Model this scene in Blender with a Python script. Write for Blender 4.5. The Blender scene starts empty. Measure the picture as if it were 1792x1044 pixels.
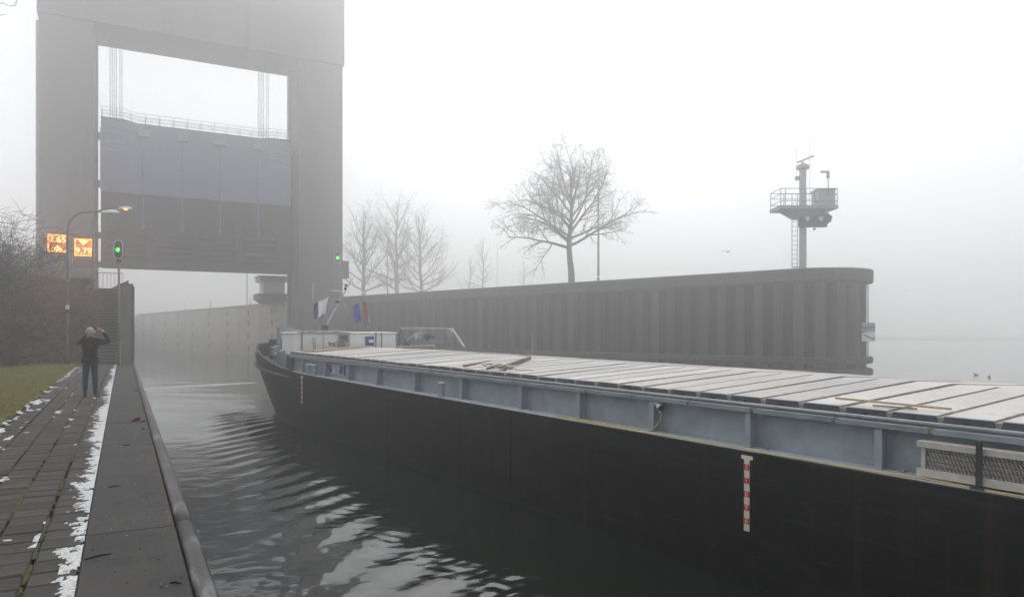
import bpy, bmesh, math, random
import numpy as np
from mathutils import Vector, Matrix, Euler, noise as mnoise
random.seed(7); RNG = np.random.default_rng(11)
scene = bpy.context.scene
COL = scene.collection
R = math.radians
# ------------------------------------------------------------------ camera, world, sun, exposure
# world axes: +Y runs along the quay towards the lock, +X across the water, z = 0 is the quay paving
TH = R(28.447)
cam_d = bpy.data.cameras.new('camera'); cam = bpy.data.objects.new('camera', cam_d); COL.objects.link(cam)
cam.location = (0, 0, 1.7); cam.rotation_euler = (R(90), 0, -TH)
cam_d.sensor_width = 36; cam_d.lens = 36*1257/1792; cam_d.shift_y = 55/1792
cam_d.clip_start = .05; cam_d.clip_end = 3000
scene.camera = cam
world = bpy.data.worlds.new('World'); scene.world = world; world.use_nodes = True
SUN_EL, SUN_AZ = R(66), R(25)          # azimuth clockwise from +Y
wn = world.node_tree; wn.nodes.clear()
sky = wn.nodes.new('ShaderNodeTexSky'); sky.sky_type = 'NISHITA'; sky.sun_disc = False
sky.sun_elevation = SUN_EL; sky.sun_rotation = SUN_AZ; sky.air_density = 1.0; sky.dust_density = .6; sky.ozone_density = 1.0
hs = wn.nodes.new('ShaderNodeHueSaturation'); hs.inputs['Saturation'].default_value = .1
bg = wn.nodes.new('ShaderNodeBackground'); bg.inputs['Strength'].default_value = .15
wo = wn.nodes.new('ShaderNodeOutputWorld')
wn.links.new(sky.outputs[0], hs.inputs['Color']); wn.links.new(hs.outputs[0], bg.inputs['Color']); wn.links.new(bg.outputs[0], wo.inputs['Surface'])
sun_d = bpy.data.lights.new('sun', 'SUN'); sun_d.energy = 1.5; sun_d.angle = R(90); sun_d.color = (1, .97, .93)
sun = bpy.data.objects.new('sun', sun_d); COL.objects.link(sun)
sun_dir = Vector((math.sin(SUN_AZ)*math.cos(SUN_EL), math.cos(SUN_AZ)*math.cos(SUN_EL), math.sin(SUN_EL)))
sun.rotation_euler = sun_dir.to_track_quat('Z', 'Y').to_euler(); sun.location = (0, 0, 60)
scene.view_settings.view_transform = 'Standard'; scene.view_settings.look = 'None'
scene.view_settings.exposure = .36; scene.view_settings.gamma = 1
cy = scene.cycles
cy.max_bounces = 18; cy.diffuse_bounces = 3; cy.glossy_bounces = 4; cy.transmission_bounces = 4; cy.volume_bounces = 14
cy.transparent_max_bounces = 8; cy.use_denoising = True; cy.sample_clamp_indirect = 8; cy.caustics_reflective = False; cy.caustics_refractive = False
FOG = .0088
WATER_Z = -1.6

# ------------------------------------------------------------------ materials
def nd(nt, t, **kw):
    n = nt.nodes.new(t)
    for k, v in kw.items(): n.inputs[k].default_value = v
    return n
def mat(name, col, rough=.6, var=.25, scale=3., metal=0., bump=.0, bscale=40., col2=None, spots=None, stretch=(1, 1, 1), spec=.35):
    """principled surface: colour varied by two octaves of noise, optional second colour in patches, fine bump"""
    m = bpy.data.materials.new(name); m.use_nodes = True; nt = m.node_tree
    b = nt.nodes['Principled BSDF']; b.inputs['Roughness'].default_value = rough; b.inputs['Metallic'].default_value = metal
    b.inputs['Specular IOR Level'].default_value = spec
    tc = nd(nt, 'ShaderNodeTexCoord'); mp = nd(nt, 'ShaderNodeMapping'); mp.inputs['Scale'].default_value = stretch
    nt.links.new(tc.outputs['Object'], mp.inputs['Vector'])
    nz = nd(nt, 'ShaderNodeTexNoise', Scale=scale, Detail=6., Roughness=.62); nt.links.new(mp.outputs[0], nz.inputs['Vector'])
    cr = nd(nt, 'ShaderNodeValToRGB')
    lo = tuple(max(0, c*(1-var)) for c in col)+(1,); hi = tuple(min(1, c*(1+var)) for c in col)+(1,)
    cr.color_ramp.elements[0].color = lo; cr.color_ramp.elements[0].position = .32
    cr.color_ramp.elements[1].color = hi; cr.color_ramp.elements[1].position = .68
    nt.links.new(nz.outputs['Fac'], cr.inputs['Fac']); out = cr.outputs['Color']
    if col2:
        th, sc2 = spots or (.58, scale*.6)
        n2 = nd(nt, 'ShaderNodeTexNoise', Scale=sc2, Detail=8., Roughness=.68); nt.links.new(mp.outputs[0], n2.inputs['Vector'])
        r2 = nd(nt, 'ShaderNodeValToRGB'); r2.color_ramp.elements[0].position = th; r2.color_ramp.elements[1].position = min(1, th+.1)
        nt.links.new(n2.outputs['Fac'], r2.inputs['Fac'])
        mx = nd(nt, 'ShaderNodeMix'); mx.data_type = 'RGBA'
        nt.links.new(r2.outputs['Color'], mx.inputs[0]); nt.links.new(out, mx.inputs[6]); mx.inputs[7].default_value = tuple(col2)+(1,)
        out = mx.outputs[2]
    nt.links.new(out, b.inputs['Base Color'])
    if bump:
        n3 = nd(nt, 'ShaderNodeTexNoise', Scale=bscale, Detail=4.); nt.links.new(mp.outputs[0], n3.inputs['Vector'])
        bp = nd(nt, 'ShaderNodeBump', Strength=bump, Distance=.02); nt.links.new(n3.outputs['Fac'], bp.inputs['Height']); nt.links.new(bp.outputs[0], b.inputs['Normal'])
    return m
def emis(name, col, s):
    m = bpy.data.materials.new(name); m.use_nodes = True; b = m.node_tree.nodes['Principled BSDF']
    b.inputs['Base Color'].default_value = (*col, 1); b.inputs['Emission Color'].default_value = (*col, 1); b.inputs['Emission Strength'].default_value = s
    return m
M = dict(
    tower=mat('tower_concrete', (.15, .143, .143), .85, .12, .5, bump=.2, stretch=(1, 1, .12), col2=(.11, .1, .095), spots=(.56, .6)),
    gate_blue=mat('gate_blue_paint', (.24, .262, .37), .6, .1, .4, stretch=(1, 1, .2)),
    gate_grey=mat('gate_grey_steel', (.055, .05, .05), .6, .3, .8, col2=(.08, .055, .045), spots=(.6, 1.2), stretch=(1, 1, .3)),
    white=mat('white_paint', (.87, .87, .87), .45, .04, 2.),
    offwhite=mat('pale_grey_paint', (.45, .46, .47), .5, .1, 2.),
    galv=mat('galvanised_steel', (.3, .31, .32), .45, .15, 5., metal=.5),
    dark=mat('dark_steel', (.03, .032, .036), .5, .3, 5.),
    black=mat('black_paint', (.012, .012, .014), .45, .3, 4.),
    hull=None, concrete=mat('quay_concrete', (.046, .044, .043), .75, .3, 1.3, spec=.2, bump=.35, bscale=90, col2=(.03, .029, .029), spots=(.5, 2.6)),
    chamber=mat('chamber_concrete', (.62, .59, .55), .85, .12, .5, bump=.2, stretch=(1, 1, .3), col2=(.46, .43, .4), spots=(.58, .8)),
    pile=mat('sheet_pile_steel', (.006, .0054, .006), .9, .3, .9, spec=.1, stretch=(1, 1, .12), col2=(.028, .019, .016), spots=(.62, .7)),
    cap=mat('cap_concrete', (.06, .059, .053), .85, .25, 1.2, bump=.3, col2=(.2, .2, .18), spots=(.72, .5)),
    fender=mat('fender_timber', (.05, .048, .047), .8, .3, 1., stretch=(.3, .3, 1), col2=(.3, .29, .27), spots=(.69, 1.4)),
    coam=mat('coaming_blue_grey', (.29, .335, .375), .42, .2, 2.5, bump=.1, bscale=140, col2=(.2, .23, .255), spots=(.62, 2.6)),
    sidedeck=mat('side_deck_blue_grey', (.42, .46, .49), .4, .14, 3., bump=.12, bscale=160),
    hatch=mat('hatch_cover_aluminium', (.5, .485, .47), .6, .15, 1.1, bump=.12, bscale=30, col2=(.36, .335, .31), spots=(.56, 2.2)),
    hatchend=mat('hatch_end_blue_grey', (.07, .085, .1), .5, .25, 5.),
    channel=mat('joint_channel', (.26, .235, .21), .75, .25, 6., col2=(.36, .33, .3), spots=(.55, 9.)),
    pipe=mat('coaming_pipe', (.2, .21, .22), .4, .2, 4., metal=.4),
    edge=mat('quay_edge_steel', (.045, .044, .046), .33, .4, 3., metal=.4, bump=.25, bscale=60, col2=(.19, .19, .195), spots=(.54, 5.), stretch=(1, .25, 1)),
    step=mat('stair_concrete', (.045, .042, .04), .9, .25, 3., bump=.3),
    nosing=mat('stair_nosing', (.2, .195, .18), .85, .2, 6.),
    stairwall=mat('stair_wall_concrete', (.16, .152, .147), .85, .2, 1.6, bump=.4, bscale=60, stretch=(1, 1, .3)),
    soil=mat('grass_soil', (.06, .065, .025), .95, .35, 3., bump=.4),
    bank=mat('bank_soil', (.05, .042, .03), .95, .35, 2., bump=.5, bscale=20),
    bark=mat('bark', (.075, .066, .058), .9, .25, 4.),
    twig=mat('twig', (.055, .045, .038), .9, .2, 4.),
    snow=mat('snow', (.56, .57, .585), .75, .12, 60., col2=(.3, .31, .31), spots=(.52, 22.), bump=.4, bscale=120),
    moss=mat('moss', (.06, .066, .018), .95, .5, 25., bump=.6, bscale=150),
    joint=mat('joint_sand', (.012, .012, .01), .95, .3, 20.),
    lamp_pole=mat('lamp_pole_grey', (.15, .14, .13), .55, .15, 4.),
    jacket=mat('black_quilted_jacket', (.007, .0075, .009), .85, .3, 12., spec=.1),
    jeans=mat('blue_denim', (.02, .033, .075), .9, .25, 20., spec=.1),
    shoe=mat('brown_leather', (.045, .02, .014), .5, .2, 12.),
    skin=mat('skin', (.52, .31, .24), .5, .06, 8.),
    hair=mat('grey_hair', (.36, .34, .32), .8, .2, 40., bump=.3, bscale=150),
    blue=mat('blue_enamel', (.02, .035, .22), .45, .15, 5.), red=mat('red_paint', (.5, .015, .03), .5, .12, 8.),
    cream=mat('cream_paint', (.72, .69, .58), .6, .08, 12., col2=(.5, .42, .3), spots=(.7, 12.)),
    rope=mat('yellow_rope', (.55, .42, .16), .7, .15, 30.),
    timber=mat('pale_timber', (.5, .38, .22), .75, .2, 6., stretch=(1, 6, 6)),
    oldwood=mat('weathered_timber', (.2, .16, .12), .85, .3, 6.),
    rubble=mat('orange_brown_scrap', (.2, .12, .085), .8, .3, 9.),
    alu=mat('gangway_aluminium', (.56, .54, .5), .5, .14, 9., metal=.2, col2=(.3, .26, .22), spots=(.68, 14.)),
    alu_dark=mat('gangway_tread', (.26, .25, .235), .55, .25, 14., metal=.3),
    flagw=mat('white_flag_cloth', (.75, .75, .78), .8, .05, 4.), flagb=mat('blue_flag_cloth', (.05, .09, .34), .8, .1, 4.),
    flagn=mat('navy_flag_cloth', (.07, .07, .2), .8, .1, 4.), flagr=mat('red_flag_cloth', (.33, .07, .07), .8, .1, 4.),
    duck=mat('duck_feathers', (.06, .055, .05), .8, .3, 20.), gull=mat('gull_feathers', (.3, .3, .31), .8, .2, 20.),
    leaf=mat('dead_leaf', (.13, .035, .015), .8, .3, 20.),
    amber=emis('amber_led', (1, .24, .02), 7), amberw=emis('amber_led_bright', (1, .42, .1), 5), amberdim=emis('amber_display_face', (1, .25, .08), .5),
    green=emis('green_signal', (.02, 1, .03), 18), sodium=emis('sodium_lamp', (1, .35, .06), 3.),
)
def hull_mat():
    m = mat('hull_black_paint', (.0045, .0045, .0055), .5, .5, 1.5, bump=.3, bscale=2.2, col2=(.011, .0105, .011), spots=(.56, 2.4), stretch=(1, .4, 1), spec=.1)
    nt = m.node_tree; b = nt.nodes['Principled BSDF']; src = b.inputs['Base Color'].links[0].from_socket; tc = nd(nt, 'ShaderNodeTexCoord')
    for stretch, th, col, sc in (((1, 2.2, .10), .54, (.034, .024, .018), 1.7), ((1, .12, 3.5), .56, (.03, .03, .031), 2.6), ((1, .5, 1.6), .60, (.085, .075, .068), 6.)):
        mp = nd(nt, 'ShaderNodeMapping'); mp.inputs['Scale'].default_value = stretch; nt.links.new(tc.outputs['Object'], mp.inputs['Vector'])
        nz = nd(nt, 'ShaderNodeTexNoise', Scale=sc, Detail=9., Roughness=.7); nt.links.new(mp.outputs[0], nz.inputs['Vector'])
        r = nd(nt, 'ShaderNodeMapRange', **{'From Min': th, 'From Max': th+.16, 'To Max': .9}); nt.links.new(nz.outputs['Fac'], r.inputs['Value'])
        mx = nd(nt, 'ShaderNodeMix'); mx.data_type = 'RGBA'; nt.links.new(r.outputs[0], mx.inputs[0]); nt.links.new(src, mx.inputs[6]); mx.inputs[7].default_value = (*col, 1); src = mx.outputs[2]
    nt.links.new(src, b.inputs['Base Color']); return m
M['hull'] = hull_mat()
def random_tint(m, lo, hi):
    nt = m.node_tree; b = nt.nodes['Principled BSDF']; oi = nd(nt, 'ShaderNodeObjectInfo'); src = b.inputs['Base Color'].links[0].from_socket; h = nd(nt, 'ShaderNodeHueSaturation')
    mr = nd(nt, 'ShaderNodeMapRange', **{'To Min': lo, 'To Max': hi}); nt.links.new(oi.outputs['Random'], mr.inputs['Value']); nt.links.new(mr.outputs[0], h.inputs['Value']); nt.links.new(src, h.inputs['Color']); nt.links.new(h.outputs[0], b.inputs['Base Color'])
M['pile_out'] = mat('sheet_pile_lit_face', (.066, .061, .062), .85, .3, .9, spec=.1, stretch=(1, 1, .12), col2=(.075, .052, .042), spots=(.6, .7)); random_tint(M['pile'], .4, 1.6); random_tint(M['pile_out'], .45, 1.6); random_tint(M['hatch'], .82, 1.12)  # pile_out: paler copy of the pile steel, light on the ribs put into its colour

# ------------------------------------------------------------------ mesh helpers
class MB:
    """collects faces in world (or frame) coordinates; build() links ONE mesh object"""
    def __init__(s): s.v = []; s.f = []; s.mi = []
    def add(s, vs, fs, mi=0):
        n = len(s.v); s.v += [tuple(p) for p in vs]; s.f += [tuple(i+n for i in f) for f in fs]; s.mi += [mi]*len(fs); return s
    def box(s, a, b, mi=0, taper=0, bevel=0):
        (x0, y0, z0), (x1, y1, z1) = a, b; t = taper
        if bevel:
            e = bevel; ring = lambda z, i: [(x0+i+e, y0+i, z), (x1-i-e, y0+i, z), (x1-i, y0+i+e, z), (x1-i, y1-i-e, z), (x1-i-e, y1-i, z), (x0+i+e, y1-i, z), (x0+i, y1-i-e, z), (x0+i, y0+i+e, z)]
            vs = ring(z0, 0)+ring(z1-e, 0)+ring(z1, e)
            fs = [tuple(reversed(range(8)))]+[(k+o, (k+1) % 8+o, (k+1) % 8+8+o, k+8+o) for o in (0, 8) for k in range(8)]+[tuple(range(16, 24))]
            return s.add(vs, fs, mi)
        vs = [(x0, y0, z0), (x1, y0, z0), (x1, y1, z0), (x0, y1, z0), (x0+t, y0+t, z1), (x1-t, y0+t, z1), (x1-t, y1-t, z1), (x0+t, y1-t, z1)]
        return s.add(vs, [(3, 2, 1, 0), (4, 5, 6, 7), (0, 1, 5, 4), (1, 2, 6, 5), (2, 3, 7, 6), (3, 0, 4, 7)], mi)
    def hexa(s, vs, mi=0): return s.add(vs, [(3, 2, 1, 0), (4, 5, 6, 7), (0, 1, 5, 4), (1, 2, 6, 5), (2, 3, 7, 6), (3, 0, 4, 7)], mi)
    def tube(s, pts, rad, n=8, mi=0, cap=True):
        pts = [Vector(p) for p in pts]; rs = rad if hasattr(rad, '__len__') else [rad]*len(pts)
        vs = []; fs = []; ref = None
        for i, p in enumerate(pts):
            d = (pts[min(i+1, len(pts)-1)]-pts[max(i-1, 0)])
            d = d.normalized() if d.length > 1e-9 else Vector((0, 0, 1))
            if ref is None: ref = Vector((0, 0, 1)) if abs(d.z) < .9 else Vector((1, 0, 0))
            u = d.cross(ref).normalized(); w = u.cross(d).normalized(); ref = w
            for k in range(n):
                a = 2*math.pi*k/n; vs.append(p+(u*math.cos(a)+w*math.sin(a))*rs[i])
        for i in range(len(pts)-1):
            for k in range(n): fs.append((i*n+k, i*n+(k+1) % n, (i+1)*n+(k+1) % n, (i+1)*n+k))
        if cap: fs += [tuple(range(n)), tuple(reversed(range((len(pts)-1)*n, len(pts)*n)))]
        return s.add(vs, fs, mi)
    def bar(s, p0, p1, w, h, mi=0):
        p0, p1 = Vector(p0), Vector(p1); d = (p1-p0).normalized(); up = Vector((0, 0, 1)) if abs(d.z) < .95 else Vector((0, 1, 0))
        u = d.cross(up).normalized()*w/2; v = u.cross(d).normalized()*h/2
        return s.hexa([p0-u-v, p0+u-v, p0+u+v, p0-u+v, p1-u-v, p1+u-v, p1+u+v, p1-u+v], mi)
    def prism(s, poly, z0, z1, mi=0):
        n = len(poly); vs = [(x, y, z0) for x, y in poly]+[(x, y, z1) for x, y in poly]
        return s.add(vs, [tuple(reversed(range(n))), tuple(range(n, 2*n))]+[(k, (k+1) % n, (k+1) % n+n, k+n) for k in range(n)], mi)
    def lathe(s, prof, c, n=16, mi=0):
        vs = [(c[0]+r*math.cos(2*math.pi*k/n), c[1]+r*math.sin(2*math.pi*k/n), c[2]+z) for r, z in prof for k in range(n)]
        fs = [(i*n+k, i*n+(k+1) % n, (i+1)*n+(k+1) % n, (i+1)*n+k) for i in range(len(prof)-1) for k in range(n)]
        fs += [tuple(reversed(range(n))), tuple(range((len(prof)-1)*n, len(prof)*n))]
        return s.add(vs, fs, mi)
    def sweep(s, path, prof, closed=False, mi=0):
        """prof: list of (outward, z) closed polygon swept along plan path [(x, y, ztop)] ; outward = right of travel"""
        n = len(prof); m = len(path); vs = []; fs = []
        for i, p in enumerate(path):
            a, b = path[max(i-1, 0)], path[min(i+1, m-1)]
            d = Vector((b[0]-a[0], b[1]-a[1])).normalized(); o = Vector((d.y, -d.x))
            vs += [(p[0]+o.x*u, p[1]+o.y*u, p[2]+z) for u, z in prof]
        for i in range(m-1):
            for k in range(n): fs.append((i*n+k, (i+1)*n+k, (i+1)*n+(k+1) % n, i*n+(k+1) % n))
        fs += [tuple(range(n)), tuple(reversed(range((m-1)*n, m*n)))]
        return s.add(vs, fs, mi)
    def mesh(s, name, mats, org=(0, 0, 0), smooth=False):
        me = bpy.data.meshes.new(name); o = Vector(org)
        me.from_pydata([Vector(p)-o for p in s.v], [], s.f)
        for m in (mats if isinstance(mats, (list, tuple)) else [mats]): me.materials.append(m)
        if any(s.mi): me.polygons.foreach_set('material_index', s.mi)
        if smooth: me.polygons.foreach_set('use_smooth', [True]*len(me.polygons))
        bm = bmesh.new(); bm.from_mesh(me); bmesh.ops.recalc_face_normals(bm, faces=bm.faces); bm.to_mesh(me); bm.free()
        return me
    def build(s, name, mats, parent=None, org=None, smooth=False):
        """org: frame position of the parent's (or own) origin; default the parent's location / (0,0,0)"""
        if org is None: org = parent.get('_org', parent.location) if parent else (0, 0, 0)
        o = bpy.data.objects.new(name, s.mesh(name, mats, tuple(org), smooth)); COL.objects.link(o)
        if parent: o.parent = parent; o['_org'] = tuple(org)
        return o
def tag(o, label=None, cat=None, group=None, kind=None):
    for k, v in (('label', label), ('category', cat), ('group', group), ('kind', kind)):
        if v: o[k] = v
    return o
def thing(name, label, cat, loc=(0, 0, 0), rot=(0, 0, 0), group=None, org=None):
    o = bpy.data.objects.new(name, None); COL.objects.link(o); o.empty_display_size = .2
    o.location = loc; o.rotation_euler = rot; o['_org'] = tuple(org if org is not None else loc)
    return tag(o, label, cat, group)
def single(mb, name, mats, label, cat, loc, group=None, smooth=False, kind=None):
    o = mb.build(name, mats, org=loc, smooth=smooth); o.location = loc
    return tag(o, label, cat, group, kind)
def struct(mb, name, mats, smooth=False, kind='structure'):
    o = mb.build(name, mats, smooth=smooth); o['kind'] = kind; return o
def text_mb(txt, size, frame, thick=.01, mi=0, mb=None):
    """letters as thin solid; frame = 4x4 matrix whose x, y span the sign face"""
    cu = bpy.data.curves.new('t', 'FONT'); cu.body = txt; cu.size = size; cu.align_x = 'CENTER'; cu.align_y = 'CENTER'; cu.extrude = thick; cu.resolution_u = 3
    ob = bpy.data.objects.new('t', cu); COL.objects.link(ob); bpy.context.view_layer.update()
    me = bpy.data.meshes.new_from_object(ob)
    mb = mb or MB(); mb.add([frame @ v.co for v in me.vertices], [tuple(p.vertices) for p in me.polygons], mi)
    bpy.data.objects.remove(ob); bpy.data.meshes.remove(me); bpy.data.curves.remove(cu)
    return mb
def face_frame(origin, xdir, up=(0, 0, 1)):
    x = Vector(xdir).normalized(); u = Vector(up); z = x.cross(u).normalized(); u = z.cross(x)
    m = Matrix((x, u, z)).transposed().to_4x4(); m.translation = Vector(origin); return m
def copy_tree(o, parent=None):
    c = o.copy(); COL.objects.link(c); c.parent = parent
    for ch in list(o.children): copy_tree(ch, c)
    return c

# ================================================================== SETTING
# ------------------------------------------------------------------ water
def water_material():
    m = bpy.data.materials.new('harbour_water'); m.use_nodes = True; nt = m.node_tree; b = nt.nodes['Principled BSDF']
    b.inputs['Base Color'].default_value = (.006, .008, .006, 1); b.inputs['Roughness'].default_value = .03; b.inputs['IOR'].default_value = 1.5
    tc = nd(nt, 'ShaderNodeTexCoord'); mp = nd(nt, 'ShaderNodeMapping'); mp.inputs['Scale'].default_value = (.55, 1.5, 1); mp.inputs['Rotation'].default_value = (0, 0, R(-10))
    nt.links.new(tc.outputs['Object'], mp.inputs['Vector'])
    n1 = nd(nt, 'ShaderNodeTexNoise', Scale=3.4, Detail=4., Roughness=.55); nt.links.new(mp.outputs[0], n1.inputs['Vector'])
    n2 = nd(nt, 'ShaderNodeTexNoise', Scale=.09, Detail=2.); nt.links.new(tc.outputs['Object'], n2.inputs['Vector'])
    r2 = nd(nt, 'ShaderNodeMapRange', **{'From Min': .38, 'From Max': .66, 'To Min': .05, 'To Max': .26}); nt.links.new(n2.outputs['Fac'], r2.inputs['Value'])
    bp = nd(nt, 'ShaderNodeBump', Distance=.05); nt.links.new(n1.outputs['Fac'], bp.inputs['Height']); nt.links.new(r2.outputs[0], bp.inputs['Strength'])
    nt.links.new(bp.outputs[0], b.inputs['Normal']); return m
def build_water():
    x0, x1, y0, y1 = .2, 17., -6., 66.
    gx = [x0]
    while gx[-1] < x1-.3: gx.append(gx[-1]+(.055 if gx[-1] < 9 else .13))
    gx.append(x1); gy = [y0]
    while gy[-1] < y1-.4: gy.append(gy[-1]+(.045+.0042*max(0, gy[-1])))
    gy.append(y1); nx, ny = len(gx), len(gy)
    X, Y = np.meshgrid(np.array(gx), np.array(gy)); Z = np.zeros_like(X)
    bow = np.array([3.9, 31.0])                                   # where the wash leaves the bow
    # ripples running across the channel in front of the bow
    rg = np.random.default_rng(5)
    def waves(n, l0, l1, a0, spread, base):
        z = np.zeros_like(X)
        for _ in range(n):
            l = rg.uniform(l0, l1); th = base+rg.normal(0, spread); k = 2*math.pi/l
            wob = .25*np.sin(X*rg.uniform(.2, .6)+rg.uniform(0, 6))+.25*np.sin(Y*rg.uniform(.15, .5)+rg.uniform(0, 6))
            z += a0*l*np.sin(k*(X*math.cos(th)+Y*math.sin(th))+rg.uniform(0, 6.3)+wob*2.2)
        return z/math.sqrt(n)
    tiny = waves(34, .15, .32, .020, .8, R(78)); fine = waves(22, .32, .62, .0105, .6, R(74)); mid = waves(10, .7, 1.5, .0030, .5, R(65)); slow = waves(6, 2.2, 4.5, .0014, .5, R(40))
    near = np.clip((27-Y)/16, 0, 1)                               # livelier towards the camera
    streak = .5+.5*np.sin(X*.55+Y*.21+1.1*np.sin(Y*.27))
    patch = .5+.5*np.sin(X*1.3-Y*.5+1.7*np.sin(X*.8+Y*.33))*np.sin(Y*.62+X*.37+2)
    Z += fine*(.2+.8*near)*(.3+.7*streak)*(.45+.55*patch)+tiny*near*(.15+.85*patch)*np.clip((24-Y)/10, 0, 1)+mid*(.12+.88*near)+slow
    # diverging wash along the hull: short steep crests fanning out from the bow
    hx = X*math.cos(R(6.13))+Y*math.sin(R(6.13)); hs = -X*math.sin(R(6.13))+Y*math.cos(R(6.13))
    dq = 7.4-hx; da = 31-hs; wash = np.exp(-((dq-(.1+.13*da))/(.55+.05*np.clip(da, 0, 30)))**2)*np.clip(da/2, 0, 1)*np.exp(-np.clip(da, 0, 60)/16)
    Z += .045*wash*np.sin(2*math.pi*(hs*.8+dq*.55)/.75+1.5*np.sin(hs*.9))
    # one smooth transverse ridge pushed ahead of the bow
    rid = Y-(45.6+.25*X); Z += .05*np.exp(-(rid/.55)**2)*np.clip((X-.2)/1., 0, 1)
    fade = np.clip((x1-X)/1.5, 0, 1)*np.clip((Y-y0)/2, 0, 1)*np.clip((y1-Y)/3, 0, 1); Z *= fade
    V = np.stack([X, Y, Z+WATER_Z], -1).reshape(-1, 3)
    i = np.arange((ny-1)*(nx-1)); r, c = i//(nx-1), i % (nx-1); a = r*nx+c
    Fc = np.stack([a, a+1, a+nx+1, a+nx], -1)
    nv = len(V); L = 650.
    ex = np.array([(-L, -L), (L, -L), (L, L), (-L, L), (x0, y0), (x1, y0), (x1, y1), (x0, y1)], float)
    V = np.vstack([V, np.c_[ex, np.full(8, WATER_Z)]])
    Fc = np.vstack([Fc, np.array([(0, 1, 5, 4), (1, 2, 6, 5), (2, 3, 7, 6), (3, 0, 4, 7)])+nv])
    me = bpy.data.meshes.new('water'); me.vertices.add(len(V)); me.vertices.foreach_set('co', V.ravel())
    me.loops.add(Fc.size); me.loops.foreach_set('vertex_index', Fc.ravel().astype(np.int32))
    me.polygons.add(len(Fc)); me.polygons.foreach_set('loop_start', np.arange(0, Fc.size, 4, dtype=np.int32)); me.polygons.foreach_set('loop_total', np.full(len(Fc), 4, np.int32))
    me.polygons.foreach_set('use_smooth', np.ones(len(Fc), bool)); me.update(); me.validate()
    me.materials.append(water_material()); o = bpy.data.objects.new('water', me); COL.objects.link(o); o['kind'] = 'structure'
build_water()

# ------------------------------------------------------------------ quay: land, coping slabs, steel edge, paving
LAND_B = -3.0
m = MB(); m.box((-1.98, -12, LAND_B), (.42, 41.0, -.062)); struct(m, 'quay_bed', M['joint'])
m = MB(); m.box((-260, -140, LAND_B), (-1.98, 38.0, -.03)); struct(m, 'ground', M['soil'])
coping = thing('quay_coping', 'dark grey concrete coping slabs along the water edge of the quay', 'coping', (.07, 0, 0)); coping['kind'] = 'structure'
for k, (y0, y1) in enumerate([(-11.5, -1.2), (-1.2, 6.9), (6.9, 14.97), (14.97, 23.1), (23.1, 31.2), (31.2, 40.94)]):
    b = MB(); b.box((-.272, y0+.006, -.4), (.40, y1-.006, 0+.002*(k % 2)), bevel=.012); b.build('coping_slab', M['concrete'], coping)
edge = thing('quay_edge_rail', 'rounded black steel edge rail running along the quay coping', 'edge rail', (.5, 0, 0)); edge['kind'] = 'structure'
prof = [(-.068, -.5), (-.068, -.03)]+[(.069*math.cos(a), -.02+.05*math.sin(a)) for a in np.linspace(R(170), R(0), 9)]+[(.069, -.5)]
for k, (y0, y1) in enumerate([(-11.5, 6.95), (6.96, 23.05), (23.06, 40.9)]):
    n = 26; b = MB(); b.sweep([(.478, y1-(y1-y0)*i/n, 0) for i in range(n+1)][::-1], prof); b.build('edge_section', M['edge'], edge, smooth=True)
m = MB(); m.box((.405, -11.5, -2.9), (.54, 40.9, -.45)); struct(m, 'quay_wall', M['stairwall'])

def tile_material():
    m_ = mat('paving_tile', (.054, .052, .046), .8, .3, 5., spec=.15, bump=.4, bscale=120, col2=(.03, .028, .025), spots=(.55, 8.))
    nt = m_.node_tree; b = nt.nodes['Principled BSDF']; oi = nd(nt, 'ShaderNodeObjectInfo')
    src = b.inputs['Base Color'].links[0].from_socket; h = nd(nt, 'ShaderNodeHueSaturation')
    mr = nd(nt, 'ShaderNodeMapRange', **{'To Min': .78, 'To Max': 1.25}); nt.links.new(oi.outputs['Random'], mr.inputs['Value'])
    nt.links.new(mr.outputs[0], h.inputs['Value']); nt.links.new(src, h.inputs['Color']); nt.links.new(h.outputs[0], b.inputs['Base Color']); return m_
M['tile'] = tile_material()
path = thing('path', 'damp grey concrete tile path with mossy joints along the quay', 'path', (-1.05, 0, 0)); path['kind'] = 'structure'
TW = .305
proto = MB(); proto.box((-.1445, -.1425, -.058), (.1445, .1425, 0), bevel=.012); pm = [proto.mesh('paving_tile', M['tile']) for _ in range(1)][0]
rest = MB(); ntile = 0
for r_ in range(135):
    y = 1.6+.305*r_
    if y > 41: break
    for c_ in range(5):
        x = -.43-TW*c_-.012*(c_ > 0); dz = random.uniform(-.003, .005)+.004*math.sin(y*.7+c_*2); rx, ry = random.gauss(0, .011), random.gauss(0, .01)
        vis_x = -.155*y-.6
        if ntile < 300 and x > vis_x and y < 25:
            t = bpy.data.objects.new('paving_tile', pm); COL.objects.link(t); t.parent = path
            t.location = (x+1.05, y, dz-.004); t.rotation_euler = (rx, ry, random.gauss(0, .004)); ntile += 1
        else: rest.box((x-.145, y-.142, -.058), (x+.145, y+.142, dz-.004), bevel=.009)
o = rest.build('far_paving', M['tile'], path); o['kind'] = 'stuff'

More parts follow.
